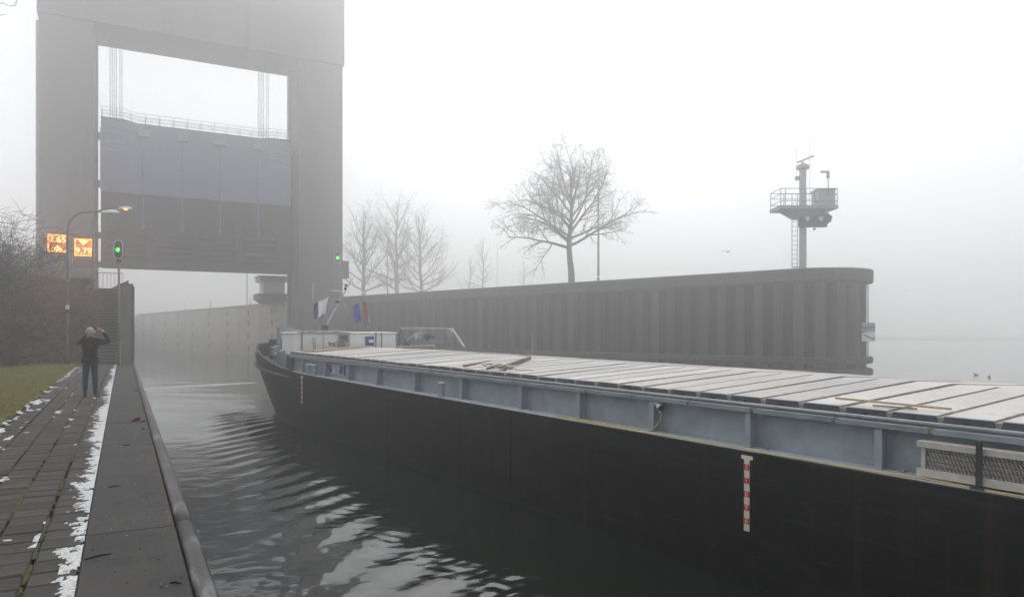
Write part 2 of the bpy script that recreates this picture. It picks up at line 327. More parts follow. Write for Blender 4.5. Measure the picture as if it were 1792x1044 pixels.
def strip_stuff(name, label, xs, y0, y1, fn, h, mate, cell=(.014, .03)):
    """thin irregular ground cover: small cells kept where fn(x, y) > 0; thickness grows with fn"""
    b = MB(); nx = int((xs[1]-xs[0])/cell[0])+1; rows = []; y = y0
    while y < y1:
        rows.append((y, [fn(xs[0]+cell[0]*i, y) for i in range(nx)])); y += cell[1]*(.55+y*.035)
    idx = {}; vs = []; fs = []
    def vid(r_, i):
        if (r_, i) not in idx:
            v = rows[r_][1][i]; idx[(r_, i)] = len(vs)
            vs.append((xs[0]+cell[0]*i, rows[r_][0], min(h, v*h*4) if v > 0 else max(v*.12, -.012)))
        return idx[(r_, i)]
    for r_ in range(len(rows)-1):
        for i in range(nx-1):
            if max(rows[r_][1][i], rows[r_][1][i+1], rows[r_+1][1][i], rows[r_+1][1][i+1]) > 0: fs.append((vid(r_, i), vid(r_, i+1), vid(r_+1, i+1), vid(r_+1, i)))
    b.v = vs; b.f = fs; b.mi = [0]*len(fs)
    o_ = b.build(name, mate); tag(o_, label, 'snow' if 'snow' in name else 'moss', kind='stuff'); return o_
N2 = lambda x, y, s=1., o=0.: mnoise.noise(Vector((x*s+o, y*s-o, o*.7)))
def snow_edge(x, y):
    w = .105+.09*N2(.3, y, .55, 4)+.09*N2(.1, y, 2.1, 9)            # how far the strip reaches from the coping
    d = (-.283-x)
    return (w-d)*1.5+.2*N2(x, y*.9, 9, 2)+.2*N2(x, y*1.1, 31, 5)-.035-max(0, .045+.03*N2(1, y, 7, 15)-d)*3*(.3+1.6*max(0, N2(2, y, 3.1, 18))) if d > -.02 else -1
strip_stuff('snow_strip', 'thin white snow lying along the joint between tiles and coping', (-.75, -.268), 2.4, 40.5, snow_edge, .012, M['snow'])
def snow_patch(x, y):
    j = abs(((x+.28+TW*5) % TW)-0)/TW; j = min(j, 1-j)
    return .30*N2(x*1.4, y*.8, 2.3, 21)+.2*N2(x, y, 9, 7)-.19-.35*j+(.16 if x < -1.55 else 0)+(.05 if y < 9 else 0)
strip_stuff('snow_dusting', 'scattered white snow flecks in the tile joints of the path', (-1.98, -.6), 3., 38, snow_patch, .008, M['snow'], (.02, .04))
def moss_fn(x, y):
    best = -1
    for k, jx in enumerate((-.283, -.588, -.899, -1.204)):
        best = max(best, (.008-abs(x-jx))*18+.34*N2(k*3., y, .9, 3)+.34*N2(x, y, 14, k)-(.3, .05, .1, .25)[k])
    return best
strip_stuff('joint_moss', 'green moss growing in the long joints of the tile path', (-1.24, -.24), 2.4, 22, moss_fn, .007, M['moss'], (.012, .03))

# ------------------------------------------------------------------ left land: raised lock platform, bank, stair
def bank_z(x, y):
    ramp = min(1, max(0, (y-41.2)/5.6)); ramp = ramp*ramp*(3-2*ramp)
    return -.02+4.05*ramp+.12*N2(x, y, .5, 3)
xs = [-1.68-.45*i for i in range(12)]+[-8, -10, -14, -20, -30, -50, -90, -160, -260]; ys = [38+.5*i for i in range(20)]+[50, 60, 80, 110, 160, 260]
b = MB(); vs = [(x, y, bank_z(x, y) if x > -60 else 4 if y > 47 else bank_z(-10, y)) for y in ys for x in xs]; nx = len(xs)
b.add(vs, [(r_*nx+c_, (r_+1)*nx+c_, (r_+1)*nx+c_+1, r_*nx+c_+1) for r_ in range(len(ys)-1) for c_ in range(nx-1)])
struct(b, 'bank', M['bank'], smooth=True)
b = MB(); b.box((-1.75, 46.9, -3), (.36, 79.5, 4.0)); struct(b, 'lock_platform', M['concrete'])
st = thing('stairs', 'dark concrete stairs climbing from the quay to the lock platform', 'stairs', (-.95, 41.3, 0))
NST = 24; rise = 4.05/NST; run = 5.5/NST
for i in range(NST):
    y = 41.35+run*i; z = rise*(i+1)
    b = MB(); b.box((-1.66, y, z-rise-.02), (-.255, y+run+.03, z-.03)); s_ = b.build('step', M['step'], st)
    b = MB(); b.box((-1.658, y-.025, z-.03), (-.257, y+run+.004, z), bevel=.01); b.build('nosing', M['nosing'], s_)
b = MB(); b.box((-.25, 41.25, -.1), (-.205, 41.5, 4.0)); b.build('stair_kerb', M['stairwall'], st)
b = MB(); b.hexa([(-1.80, 41.3, -.1), (-1.665, 41.3, -.1), (-1.665, 47, -.1), (-1.80, 47, -.1), (-1.80, 41.3, .12), (-1.665, 41.3, .12), (-1.665, 47, 4.2), (-1.80, 47, 4.2)]); b.build('stringer', M['stairwall'], st)
sw = thing('stair_wall', 'tall grey concrete wall beside the stairs with a rounded water corner', 'wall', (.12, 41, 0))
b = MB(); cor = [(.3+.16*math.cos(a), 41.2+.2*math.sin(a)) for a in np.linspace(R(-90), 0, 7)]
b.prism([(-.198, 41.0)]+cor+[(.46, 79.6), (-.198, 79.6)], -2.9, 3.95); b.build('wall_body', M['stairwall'], sw)
b = MB(); cor2 = [(.33+.17*math.cos(a), 41.18+.21*math.sin(a)) for a in np.linspace(R(-60), 0, 5)]
b.sweep([(x, y, 0) for x, y in cor2]+[(.5, 43., 0)], [(-.04, -2.5), (.02, -2.5), (.02, 3.9), (-.04, 3.9)]); b.build('corner_steel', M['edge'], sw)
b = MB(); b.box((-.21, 40.99, 3.952), (.47, 79.6, 4.03), bevel=.02); b.build('wall_cap', M['cap'], sw)
rl = thing('platform_railing', 'thin grey guard railing at the top of the stairs', 'railing', (-.9, 47.2, 4.0))
for k in range(9):
    b = MB(); x = -1.6+.2*k; b.tube([(x, 47.2, 4.0), (x, 47.2, 4.95)], .014, 6); b.build('baluster', M['galv'], rl)
b = MB(); b.tube([(-1.62, 47.2, 4.96), (.02, 47.2, 4.96)], .025, 8); b.build('handrail', M['galv'], rl)
hb = thing('machinery_hatch', 'sloping dark grey machinery hood on the platform behind the stair wall', 'hood', (-.1, 50, 4.0))
b = MB(); b.hexa([(-.75, 49.4, 4), (.32, 49.4, 4), (.32, 51, 4), (-.75, 51, 4), (-.72, 49.45, 4.15), (.3, 49.45, 4.72), (.3, 50.9, 4.72), (-.72, 50.9, 4.15)]); b.build('hood', M['dark'], hb)
b = MB(); b.bar((-.6, 49.41, 4.2), (.2, 49.41, 4.2), .02, .03); b.build('hinge', M['galv'], hb)

# ------------------------------------------------------------------ lock chamber beyond the gate
b = MB(); pth = [(12.05, 61.75, 0), (9.9, 72, 0), (6.3, 89, 0), (1.7, 112.5, 0), (-6, 150, 0)]
cw = thing('chamber_wall', 'pale concrete lock chamber wall with dark vertical joints beyond the gate', 'wall', (12, 62, 0))
def along(path, d):
    for a, c_ in zip(path, path[1:]):
        l = math.dist(a[:2], c_[:2])
        if d <= l: t = d/l; return (a[0]+(c_[0]-a[0])*t, a[1]+(c_[1]-a[1])*t)
        d -= l
    return path[-1][:2]
tot = sum(math.dist(a[:2], c_[:2]) for a, c_ in zip(pth, pth[1:])); d = .0; k = 0
while d < tot-5:
    w = 5.6; a = along(pth, d+.06); c_ = along(pth, d+w-.06); dv = Vector((c_[0]-a[0], c_[1]-a[1])).normalized(); nv = Vector((dv.y, -dv.x))*.9
    zt = 3.95-.3*d/52
    b = MB(); b.hexa([(*a, -1.2), (*c_, -1.2), (c_[0]+nv.x, c_[1]+nv.y, -1.2), (a[0]+nv.x, a[1]+nv.y, -1.2), (*a, zt), (*c_, zt-.03), (c_[0]+nv.x, c_[1]+nv.y, zt-.03), (a[0]+nv.x, a[1]+nv.y, zt)])
    pn = b.build('wall_panel', M['chamber'], cw)
    mid = along(pth, d+w*.55)                                     # recessed floating-bollard slots stacked in each bay
    for z in (-.3, .9, 2.1, 3.1):
        b = MB(); p = Vector((*mid, z)); q = -nv.normalized()*.03
        b.bar((p.x+q.x, p.y+q.y, z), (p.x+q.x, p.y+q.y, z+.5), .14, .06); b.build('mooring_recess', M['stairwall'], pn)
    d += w; k += 1
b = MB(); b.sweep([(p[0], p[1], 3.96-.3*i*13/52) for i, p in enumerate(pth[:4])], [(-.1, 0), (.75, 0), (.75, .14), (-.1, .14)]); b.build('wall_coping', M['offwhite'], cw)
bk = Vector((.35, -.06))
b = MB(); b.sweep([(p[0]+.45, p[1], 0) for p in pth], [(.0, -1.2), (-.35, -1.2), (-.35, 3.4), (.0, 3.4)]); b.build('wall_backing', M['dark'], cw)
for k, (dd, h) in enumerate(((6, .9), (9.5, .75), (21, .9), (30, .8))):
    p = along(pth, dd); b = MB()
    b.tube([(p[0]+.45, p[1], 3.7), (p[0]+.45, p[1], 3.95+h)], .035, 6); b.lathe([(.06, 0), (.06, .05)], (p[0]+.45, p[1], 4.1), 8)
    single(b, 'guard_post', M['galv'], ['thin grey guard post on the chamber wall nearest the tower', 'second guard post from the tower along the chamber wall', 'third guard post from the tower along the chamber wall', 'farthest guard post along the chamber wall'][k], 'post', (p[0]+.45, p[1], 3.7))
cl = thing('chamber_wall_near', 'concrete lock chamber wall hidden behind the stair wall', 'wall', (-1.7, 62, 0))
b = MB(); b.sweep([(-1.75, 57, 0), (-1.75, 62, 0), (-6, 80, 0), (-20, 150, 0)], [(-.8, -1.2), (0, -1.2), (0, 3.9), (-.8, 3.9)]); b.build('wall_body', M['chamber'], cl)

# ------------------------------------------------------------------ island behind the guide wall
NA, NC = Vector((21.71, 79.91)), Vector((37.73, 31.77)); du = (NC-NA).normalized(); nu = Vector((du.y, -du.x))   # nu points towards the channel (camera side)
NR = 3.25; ctr = NC-nu*NR
wall_path = []
L0 = (NC-NA).length
def wall_pt(d):
    """plan point and outward normal at distance d along the guide wall"""
    if d <= L0: return NA+du*d, nu
    a = (d-L0)/NR; n = nu*math.cos(a)+du*math.sin(a)
    if a > math.pi*1.0:
        e = d-L0-math.pi*NR; return ctr-nu*NR-du*e, -nu
    return ctr+n*NR, n
def wall_top(d): return 5.42+.18*min(1, d/L0)
LT = L0+math.pi*NR+14
isl = []
for i in range(60):
    d = LT*i/59; p, n = wall_pt(d); isl.append((p.x-n.x*.75, p.y-n.y*.75))
isl += [(66, 60), (84, 84), (115, 140), (160, 300), (-14, 300), (-6, 209), (4.2, 158), (10.6, 125), (15.6, 101), (18.6, 88), (20.4, 82)]
b = MB(); b.prism(isl, LAND_B, 4.25); struct(b, 'island_ground', M['soil'])

# ------------------------------------------------------------------ guide wall of sheet piles
gw = thing('guide_wall', 'long dark sheet pile guide wall with concrete cap and rounded nose', 'guide wall', (37.8, 31.4, -1.6))
per = 1.32; k = 0; d = .0
while d < LT-per:
    t0, t1 = d, d+per
    prof_ = [(0, 0), (.36, 0), (.52, .36), (1.16, .36), (1.32, 0)]
    b = MB(); vs = []
    for u, off in prof_:
        p, n = wall_pt(d+u); q = p+n*(off-.40); zt = wall_top(d+u)-.7
        vs += [(q.x, q.y, -2.9), (q.x, q.y, zt)]
    for u, off in reversed(prof_):
        p, n = wall_pt(d+u); q = p+n*(off-.46); zt = wall_top(d+u)-.7
        vs += [(q.x, q.y, -2.9), (q.x, q.y, zt)]
    n_ = len(prof_)*2
    b.add(vs, [(2*i, 2*i+2, 2*i+3, 2*i+1) for i in range(n_-1)]+[(2*n_-2, 0, 1, 2*n_-1)]); b.mi = [1 if i in (1, 2) else 0 for i in range(len(b.f))]; b.build('sheet_pile', [M['pile'], M['pile_out']], gw)  # one web and the outer flange painted paler, as if lit from one side
    d += per; k += 1
segs = [(0, 13), (13, 26), (26, 38.5), (38.5, 49.3), (49.3, LT)]
for a, e in segs:
    n_ = max(6, int((e-a)/.6)); pts = []
    for i in range(n_+1):
        dd = a+.012+(e-a-.024)*i/n_; p, n = wall_pt(dd); pts.append((p.x, p.y, wall_top(dd)))
    b = MB(); hh = .86
    b.sweep(pts, [(.30, -hh), (.36, -hh+.06), (.36, -.07), (.29, 0), (-1.1, 0), (-1.1, -hh)]); b.build('cap_beam', M['cap'], gw)
for z0 in (-.46, -1.22):
    for a, e in ((8, 26), (26.1, 44), (44.05, LT-2)):
        n_ = max(8, int((e-a)/.5)); pts = []
        for i in range(n_+1): p, n = wall_pt(a+(e-a)*i/n_); pts.append((p.x, p.y, z0))
        b = MB(); b.sweep(pts, [(-.05, 0), (.26, 0), (.34, .07), (.34, .36), (.26, .43), (-.05, .43)]); b.build('fender_strake', M['fender'], gw)

# ------------------------------------------------------------------ lift gate tower
TX = (-4.93, -1.75, 12.09, 15.53); TY0, TY1 = 57.2, 61.7; BEAM = 22.9
tw = thing('lift_gate_tower', 'huge dark grey concrete gate tower fading into fog above the lock', 'tower', (5.3, 59.4, 4))
for x0, x1, z0 in ((TX[0], TX[1], -1.2), (TX[2], TX[3], -1.2)):
    b = MB(); b.box((x0, TY0, z0), (x1, TY1, BEAM), bevel=.06); pl = b.build('pillar', M['tower'], tw)
    for z in (9.7, 14.1, 18.5):
        b = MB(); b.box((x0-.012, TY0-.012, z), (x1+.012, TY0+.3, z+.05)); b.build('cast_joint', M['tower'], pl)
b = MB(); b.box((TX[0]-.12, TY0-.14, BEAM+.002), (TX[3]+.12, TY1+.14, 29.2), bevel=.08); b.build('cross_beam', M['tower'], tw)
b = MB(); b.box((TX[0]-.28, TY0+1.2, 4), (TX[0]-.001, TY0+1.9, 22.8)); b.build('side_duct', M['offwhite'], tw)
for x in (TX[1]+.002, TX[2]-.162):
    b = MB(); b.box((x, 60.3, -1.2), (x+.16, 61., 22.88)); b.build('gate_guide', M['dark'], tw)
b = MB(); b.box((TX[3]+.002, 57.6, 5.9), (TX[3]+.62, 58.6, 7.3), bevel=.05); b.build('wall_cabinet', M['dark'], tw)
b = MB(); b.box((11.95, 56.62, -1.2), (15.6, 57.19, 4.05), bevel=.03); b.box((11.9, 56.55, 4.052), (15.65, 57.18, 4.16), bevel=.02); b.build('pier_foot', M['stairwall'], tw)
ec = thing('equipment_cabin', 'small white cabin on a dark bracket platform against the right pillar', 'cabin', (11., 64, 4.1))
b = MB(); b.box((10.35, 62.8, 4.75), (12.1, 64.8, 5.75), bevel=.03); b.build('cabin_body', M['white'], ec)
b = MB(); b.box((10.05, 62.5, 5.76), (12.3, 65.1, 6.15), bevel=.03); b.box((9.95, 62.4, 6.152), (12.35, 65.2, 6.24)); b.build('cabin_roof', M['offwhite'], ec)
b = MB(); b.hexa([(10.4, 62.7, 3.96), (12.2, 62.7, 3.96), (12.2, 65, 3.96), (10.4, 65, 3.96), (9.9, 62.3, 4.3), (12.3, 62.3, 4.3), (12.3, 65.2, 4.3), (9.9, 65.2, 4.3)]); b.box((9.9, 62.3, 4.302), (12.3, 65.2, 4.74)); b.build('platform', M['dark'], ec)
b = MB(); b.tube([(9.6, 66.6, 3.9), (9.6, 66.6, 7.6)], .04, 6); single(b, 'flag_post', M['galv'], 'slim grey post behind the white cabin', 'post', (9.6, 66.6, 3.9))

gt = thing('lift_gate', 'raised steel lift gate, blue above and grey below, hanging between pillars', 'gate', (5.2, 59.4, 6.2))
GX0, GX1, GB, GS, GT, GY = -1.38, 11.8, 6.22, 11.5, 16.75, 58.9
b = MB(); b.box((GX0, GY+.1, GS+.002), (GX1, GY+1.6, GT), bevel=.02); b.build('upper_panel', M['gate_blue'], gt)
b = MB(); b.box((GX0, GY+.12, GB), (GX1, GY+1.7, GS)); b.build('lower_panel', M['gate_grey'], gt)
b = MB(); b.box((GX0+.0, GY-.12, GB-.02), (GX1, GY+.118, GB+.45), bevel=.02); b.build('sill_beam', M['gate_grey'], gt)
b = MB(); b.box((GX0, GY+.02, GS-.05), (GX1, GY+.098, GS+.08)); b.build('split_flange', M['gate_grey'], gt)
bw_ = (GX1-GX0)/4
for i in range(4):
    x0 = GX0+.35+(GX1-GX0-.9)*i/4; x1 = GX0+.35+(GX1-GX0-.9)*(i+1)/4-.55
    for j in range(5):
        z = GB+.75+.42*j; b = MB(); b.hexa([(x0, GY-.1, z), (x1, GY-.1, z), (x1, GY+.119, z-.02), (x0, GY+.119, z-.02), (x0, GY-.1, z+.1), (x1, GY-.1, z+.1), (x1, GY+.119, z+.3), (x0, GY+.119, z+.3)]); b.build('stringer', M['gate_grey'], gt)
for i in range(1, 4):
    x = GX0+.07+(GX1-GX0-.9)*i/4; b = MB(); b.box((x-.26, GY-.16, GB+.46), (x+.26, GY+.118, GB+2.7)); b.hexa([(x-.26, GY-.16, GB+2.7), (x+.26, GY-.16, GB+2.7), (x+.26, GY+.118, GB+2.7), (x-.26, GY+.118, GB+2.7), (x-.12, GY-.02, GB+4.1), (x+.12, GY-.02, GB+4.1), (x+.12, GY+.118, GB+4.1), (x-.12, GY+.118, GB+4.1)]); b.build('stiffener', M['gate_grey'], gt)
for x in (1.3, 3.9, 6.55, 9.3):
    b = MB(); b.tube([(x, GY+.04, GB+2.8), (x, GY+.04, GT-1.0)], .05, 8); p = b.build('conduit', M['gate_blue'], gt)
    for z in (9.2, 13.2): b = MB(); b.box((x-.16, GY-.07, z), (x+.16, GY+.095, z+.07)); b.build('clamp', M['galv'], p)
    b = MB(); b.box((x-.42, GY-.25, GT-.98), (x+.42, GY+.098, GT-.5), bevel=.03); b.build('junction_box', M['galv'], gt)
for x0 in (GX0+.35, GX1-1.6):
    for z in (14.6, 15.2, 15.8): b = MB(); b.box((x0, GY+.06, z), (x0+1.3, GY+.098, z+.07)); b.build('ladder_bar', M['offwhite'], gt)
for x0 in (GX0-.05, GX1-.15):
    b = MB(); b.box((x0, GY+.04, GS+.2), (x0+.12, GY+.09, GT-.6)); b.build('edge_strip', M['offwhite'], gt)
for x in (GX0-.2, GX1+.02):
    for z in (6.4, 8.5, 12.2, 15.6): b = MB(); b.tube([(x+.01, GY+.4, z), (x+.01, GY+.9, z)], .24, 12); b.build('guide_roller', M['dark'], gt)
b = MB(); b.hexa([(GX0, GY+.15, GT+.002), (GX0+2.3, GY+.15, GT+.002), (GX0+2.3, GY+1.5, GT+.002), (GX0, GY+1.5, GT+.002), (GX0, GY+.15, GT+.2), (GX0+1.4, GY+.15, GT+.2), (GX0+1.4, GY+1.5, GT+.2), (GX0, GY+1.5, GT+.2)]); b.build('hoist_anchor', M['gate_grey'], gt)
b = MB(); b.hexa([(GX1-2.3, GY+.15, GT+.002), (GX1, GY+.15, GT+.002), (GX1, GY+1.5, GT+.002), (GX1-2.3, GY+1.5, GT+.002), (GX1-1.4, GY+.15, GT+.14), (GX1, GY+.15, GT+.14), (GX1, GY+1.5, GT+.14), (GX1-1.4, GY+1.5, GT+.14)]); b.build('hoist_anchor', M['gate_grey'], gt)
def top_z(x): return GT+(.2 if x < GX0+1.4 else .14 if x > GX1-1.4 else 0)
for yy in (GY+.2, GY+1.45):
    for i in range(15):
        x = GX0+.05+(GX1-GX0-.1)*i/14; b = MB(); b.tube([(x, yy, top_z(x)), (x, yy, top_z(x)+.74)], .022, 5); b.build('rail_post', M['offwhite'], gt)
    for h in (.26, .5, .74):
        pts = [(x, yy, top_z(x)+h) for x in (GX0+.05, GX0+1.39, GX0+1.41+.9, GX0+4, GX1-4, GX1-2.3, GX1-1.39, GX1-.05)]
        b = MB(); b.tube(pts, .018, 5); b.build('guard_rail', M['offwhite'], gt)
for gx in (.02, 10.3):
    for i in range(6):
        x = GX0+gx+.55+.13*i+(.1 if i > 3 else 0); b = MB(); b.tube([(x, GY+.85, GT+.2), (x, GY+.85, BEAM+.3)], .022, 5); b.build('hoist_cable', M['dark'], gt)

# the gate complex, scaled about the camera position: larger and farther, for fog fade
TK = 1.4
def scale_about_cam(o): o.location = (o.location.x*TK, o.location.y*TK, o.location.z*TK-.68); o.scale = (TK, TK, TK)
for o in list(scene.objects):
    if o.parent is None and o.name.split('.')[0] in ('lift_gate_tower', 'lift_gate', 'equipment_cabin', 'flag_post', 'chamber_wall', 'chamber_wall_near', 'guard_post'): scale_about_cam(o)

# ================================================================== BARGE
# barge frame: q = metres to the right of the camera's line, s = metres ahead, parallel to the barge; trimmed bow-up by 0.006 rad
BROT = Euler((.006, 0, R(6.1327))); BMAT = BROT.to_matrix()
def bwp(q, s, z): return BMAT @ Vector((q, s, z))
def bthing(name, label, cat, q, s, z, group=None): return thing(name, label, cat, bwp(q, s, z), BROT, group, org=(q, s, z))
def bsingle(mb, name, mats, label, cat, q, s, z, group=None, smooth=False):
    o = mb.build(name, mats, org=(q, s, z), smooth=smooth); o.location = bwp(q, s, z); o.rotation_euler = BROT
    return tag(o, label, cat, group)
QC, HB = 11.43, 3.6; PORT = QC-HB
barge = bthing('cargo_barge', 'long black cargo barge with closed pale hatch covers moving into the lock', 'barge', QC, 11, -1.7)
smooth01 = lambda t: (lambda u: u*u*(3-2*u))(min(1, max(0, t)))
def bul(s): return .085+.76*smooth01((s-24)/9.5)                    # bulwark top
def deckz(s): return .065+.22*smooth01((s-24)/11)
def plan(t, f):
    """t in 0..1 from port stern round the bow to starboard stern; f 0 = waterline, 1 = deck; returns (q, s)"""
    s0 = 24.5+2.5*f; Lb = 8.5+.5*f
    if t < .3: return QC-HB, -14+(s0+14)*t/.3
    if t > .7: return QC+HB, s0-(s0+14)*(t-.7)/.3
    a = (t-.3)/.4*math.pi; e = 2/1.8
    cs, sn = math.cos(a), math.sin(a)
    return QC-HB*math.copysign(abs(cs)**e, cs), s0+Lb*abs(sn)**e
ts = [.3*i/30 for i in range(30)]+[.3+.4*i/56 for i in range(57)]+[.7+.3*(i+1)/30 for i in range(30)]
b = MB(); rows = []
for t in ts:
    qd, sd = plan(t, 1); col = []
    for f, z in ((-.12, -2.9), (0, -1.75), (.3, -1.2), (.62, -.6), (.93, None), (1, 'd'), (1.0, 'b'), (1.0, 'i'), (1.0, 'k')):
        q, s = plan(t, max(f, 0))
        if f < 0: q = QC+(q-QC)*.97; s = s-.3 if s > 24 else s
        if z is None: zz = deckz(sd)-.18
        elif not isinstance(z, str): zz = z
        elif z == 'd': zz = deckz(sd)-.005
        elif z == 'b': zz = bul(sd) if sd > 24 else deckz(sd)+.012
        else:
            dq, ds = QC-q, 18-s; l = math.hypot(dq, ds) if s > 26 else abs(dq) or 1
            if s <= 26: ds = 0
            q += dq/l*.07; s += ds/l*.07
            zz = (bul(sd) if sd > 24 else deckz(sd)+.012) if z == 'i' else deckz(sd)+.001
        col.append((q, s, zz))
    rows.append(col)
nl = len(rows[0]); b.add([p for r_ in rows for p in r_], [(i*nl+j, (i+1)*nl+j, (i+1)*nl+j+1, i*nl+j+1) for i in range(len(rows)-1) for j in range(nl-1)])
b.add([rows[0][j] for j in range(6)]+[rows[-1][j] for j in range(5, -1, -1)], [tuple(range(12))])
hull = b.build('hull', M['hull'], barge, smooth=False)
# round rail along the bulwark top and rubbing strake, drawn from the same planform
pts = []; pts2 = []
for i in range(81):
    t = .285+.43*i/80; q, s = plan(t, 1)
    if s > 24.2: pts.append((q, s, bul(s)+.02)); pts2.append((QC+(q-QC)*1.008, s+.02, deckz(s)-.16))
b = MB(); b.tube(pts, .05, 8); b.build('bulwark_rail', M['dark'], barge, smooth=True)
b = MB(); b.tube(pts2, .06, 8); b.build('rubbing_strake', M['black'], barge, smooth=True)
b = MB(); b.bar((PORT-.004, -13.9, -.34), (PORT-.004, 25, -.34), .012, .03); b.build('weld_seam', M['hull'], hull)
for s in np.arange(-11, 24, 5.6): b = MB(); b.bar((PORT-.003, s, -2.2), (PORT-.003, s, .04), .016, .012); b.build('weld_seam', M['hull'], hull)
b = MB(); b.bar((PORT-.006, -13.9, -1.69-.0), (PORT-.006, 24., -1.8), .016, .05); b.build('waterline_band', mat('rust_waterline', (.22, .17, .13), .8, .5, 3., stretch=(1, .3, 1)), hull)
# decks
b = MB(); b.box((PORT+.02, -13.9, -.02), (8.36, 27.4, .066)); b.build('side_deck', M['sidedeck'], barge)
b = MB(); b.box((14.5, -13.9, -.02), (QC+HB-.02, 27.4, .066)); b.build('side_deck', M['sidedeck'], barge)
b = MB(); dk = []
for i in range(41):
    t = .29+.42*i/40; q, s = plan(t, 1); dk.append((QC+(q-QC)*.975, s-.06 if s > 27 else max(s, 26.8), deckz(s)))
b.add(dk+[(QC, 27.0, .07)], [(i, i+1, 41) for i in range(40)]); b.build('fore_deck', M['dark'], barge)
b = MB(); b.box((PORT+.1, -13.9, -2.6), (QC+HB-.1, -13.7, .6)); b.build('transom', M['hull'], barge)
# hatch coaming with brackets and pipe rail
CQ = 8.36; CE = 27.2
for q0, q1 in ((CQ, CQ+.05), (14.45, 14.5)):
    b = MB(); b.box((q0, -13.6, .067), (q1, CE, .62)); cm = b.build('coaming', M['coam'], barge)
b = MB(); b.box((CQ, CE, .067), (14.5, CE+.05, .62)); b.build('coaming', M['coam'], barge)
stiff = [-11.7, -9.9, -8.1, -6.3, -4.5, -2.73, -.94, .85, 2.64, 4.43, 6.23, 8.03, 9.82, 11.6, 13.9, 16.2, 18.5, 20.55, 22.6, 24.8]
bs = MB(); bs.hexa([(-.0, -.012, 0), (-.17, -.012, 0), (-.17, .012, 0), (0, .012, 0), (0, -.012, .46), (-.12, -.012, .46), (-.12, .012, .46), (0, .012, .46)])
bs.box((-.176, -.045, 0), (-.162, .045, .46)); smesh = bs.mesh('bracket', M['coam'])
ring = MB(); a_ = [(.0, .028*math.cos(k*math.pi/6), .028*math.sin(k*math.pi/6)) for k in range(13)]; ring.tube(a_, .006, 5); rmesh = ring.mesh('lashing_ring', M['galv'])
def bchild(name, mesh, q, s, z, parent=barge):
    o = bpy.data.objects.new(name, mesh); COL.objects.link(o); o.parent = parent
    o.location = Vector((q, s, z))-Vector(parent['_org'] if '_org' in parent else (0, 0, 0)); return o
for s in stiff:
    br = bchild('bracket', smesh, CQ, s, .067)
    for e in (-.15, .17):
        r_ = bpy.data.objects.new('lashing_ring', rmesh); COL.objects.link(r_); r_.parent = br; r_.location = (-.02, e, .44)
    b = MB(); b.tube([(CQ-.1, s-.25, .067), (CQ-.1, s-.25, .1)], .03, 8); b.build('deck_lug', M['galv'], barge)
    bchild('bracket', smesh, 14.5+.17, s, .067)
b = MB(); b.tube([(8.19, -13.5, .645), (8.19, 27.3, .645)], .032, 10); b.build('coaming_pipe', M['pipe'], barge, smooth=True)
b = MB(); b.tube([(14.67, -13.5, .645), (14.67, 27.3, .645)], .032, 10); b.build('coaming_pipe', M['pipe'], barge, smooth=True)
k = 0; s = -13.4
while s < 26.6:
    l = 1.12 if k % 2 else 1.18
    b = MB(); b.hexa([(8.17, s, .545), (8.36, s, .57), (8.36, s+l-.05, .57), (8.17, s+l-.05, .545), (8.16, s, .60), (8.36, s, .615), (8.36, s+l-.05, .615), (8.16, s+l-.05, .60)]); b.build('ledge_plate', M['coam'], barge); s += l; k += 1
b = MB(); b.box((CQ+.051, -13.5, .4), (14.449, 27.1, .625)); b.build('hold_lining', M['hatchend'], barge)
# hatch covers
PER = .578; EQ0, EQ1 = 8.47, 14.39; ZE, ZR = .722, .872
def cover_mesh(w, crown):
    b_ = MB(); g = .045; f_ = .024
    def ring_(s0, s1, dz):
        return [(EQ0, s0, ZE+dz), (QC, s0, ZR+dz+crown), (EQ1, s0, ZE+dz), (EQ1, s1, ZE+dz), (QC, s1, ZR+dz+crown), (EQ1*0+QC, s1, ZR+dz+crown)][:5]+[(EQ0, s1, ZE+dz)]
    top = ring_(g, w-g, 0); bot = ring_(f_, w-f_, -.098)
    vs = [(x-QC, y, z) for x, y, z in top+bot]
    b_.add(vs, [(0, 1, 4, 5), (1, 2, 3, 4)], 0); b_.add(vs, [(8, 9, 3, 2), (11, 6, 0, 5), (6, 11, 10, 7), (7, 10, 9, 8)], 1); b_.add(vs, [(6, 7, 1, 0), (7, 8, 2, 1), (9, 10, 4, 3), (10, 11, 5, 4)], 2)
    # rolled lip along the eaves
    b_.bar((EQ0-QC-.012, g-.004, ZE+.002), (EQ0-QC-.012, w-g+.004, ZE+.002), .02, .012, 0)
    return b_.mesh('hatch_cover', [M['hatch'], M['hatchend'], M['channel']])
covers = [cover_mesh(PER, c_) for c_ in (0, .006, -.005)]
ch = MB(); w0, w1 = .043, .022
vs = []
for s_, z in ((-w0, -.02), (w0, -.02)):
    vs += [(EQ0-QC+.005, s_, ZE+z), (0, s_, ZR+z), (EQ1-QC-.005, s_, ZE+z)]
for s_, z in ((-w1, -.108), (w1, -.108)):
    vs += [(EQ0-QC+.005, s_, ZE+z), (0, s_, ZR+z), (EQ1-QC-.005, s_, ZE+z)]
ch.add(vs, [(0, 1, 4, 3), (1, 2, 5, 4), (6, 0, 3, 9), (2, 8, 11, 5), (6, 7, 1, 0), (7, 8, 2, 1), (3, 4, 10, 9), (4, 5, 11, 10)]); chm = ch.mesh('joint_channel', M['channel'])
knob = MB(); knob.tube([(-.02, 0, 0), (.03, 0, 0)], .016, 6); knm = knob.mesh('clip', M['dark'])
s = 27.0-PER; k = 0
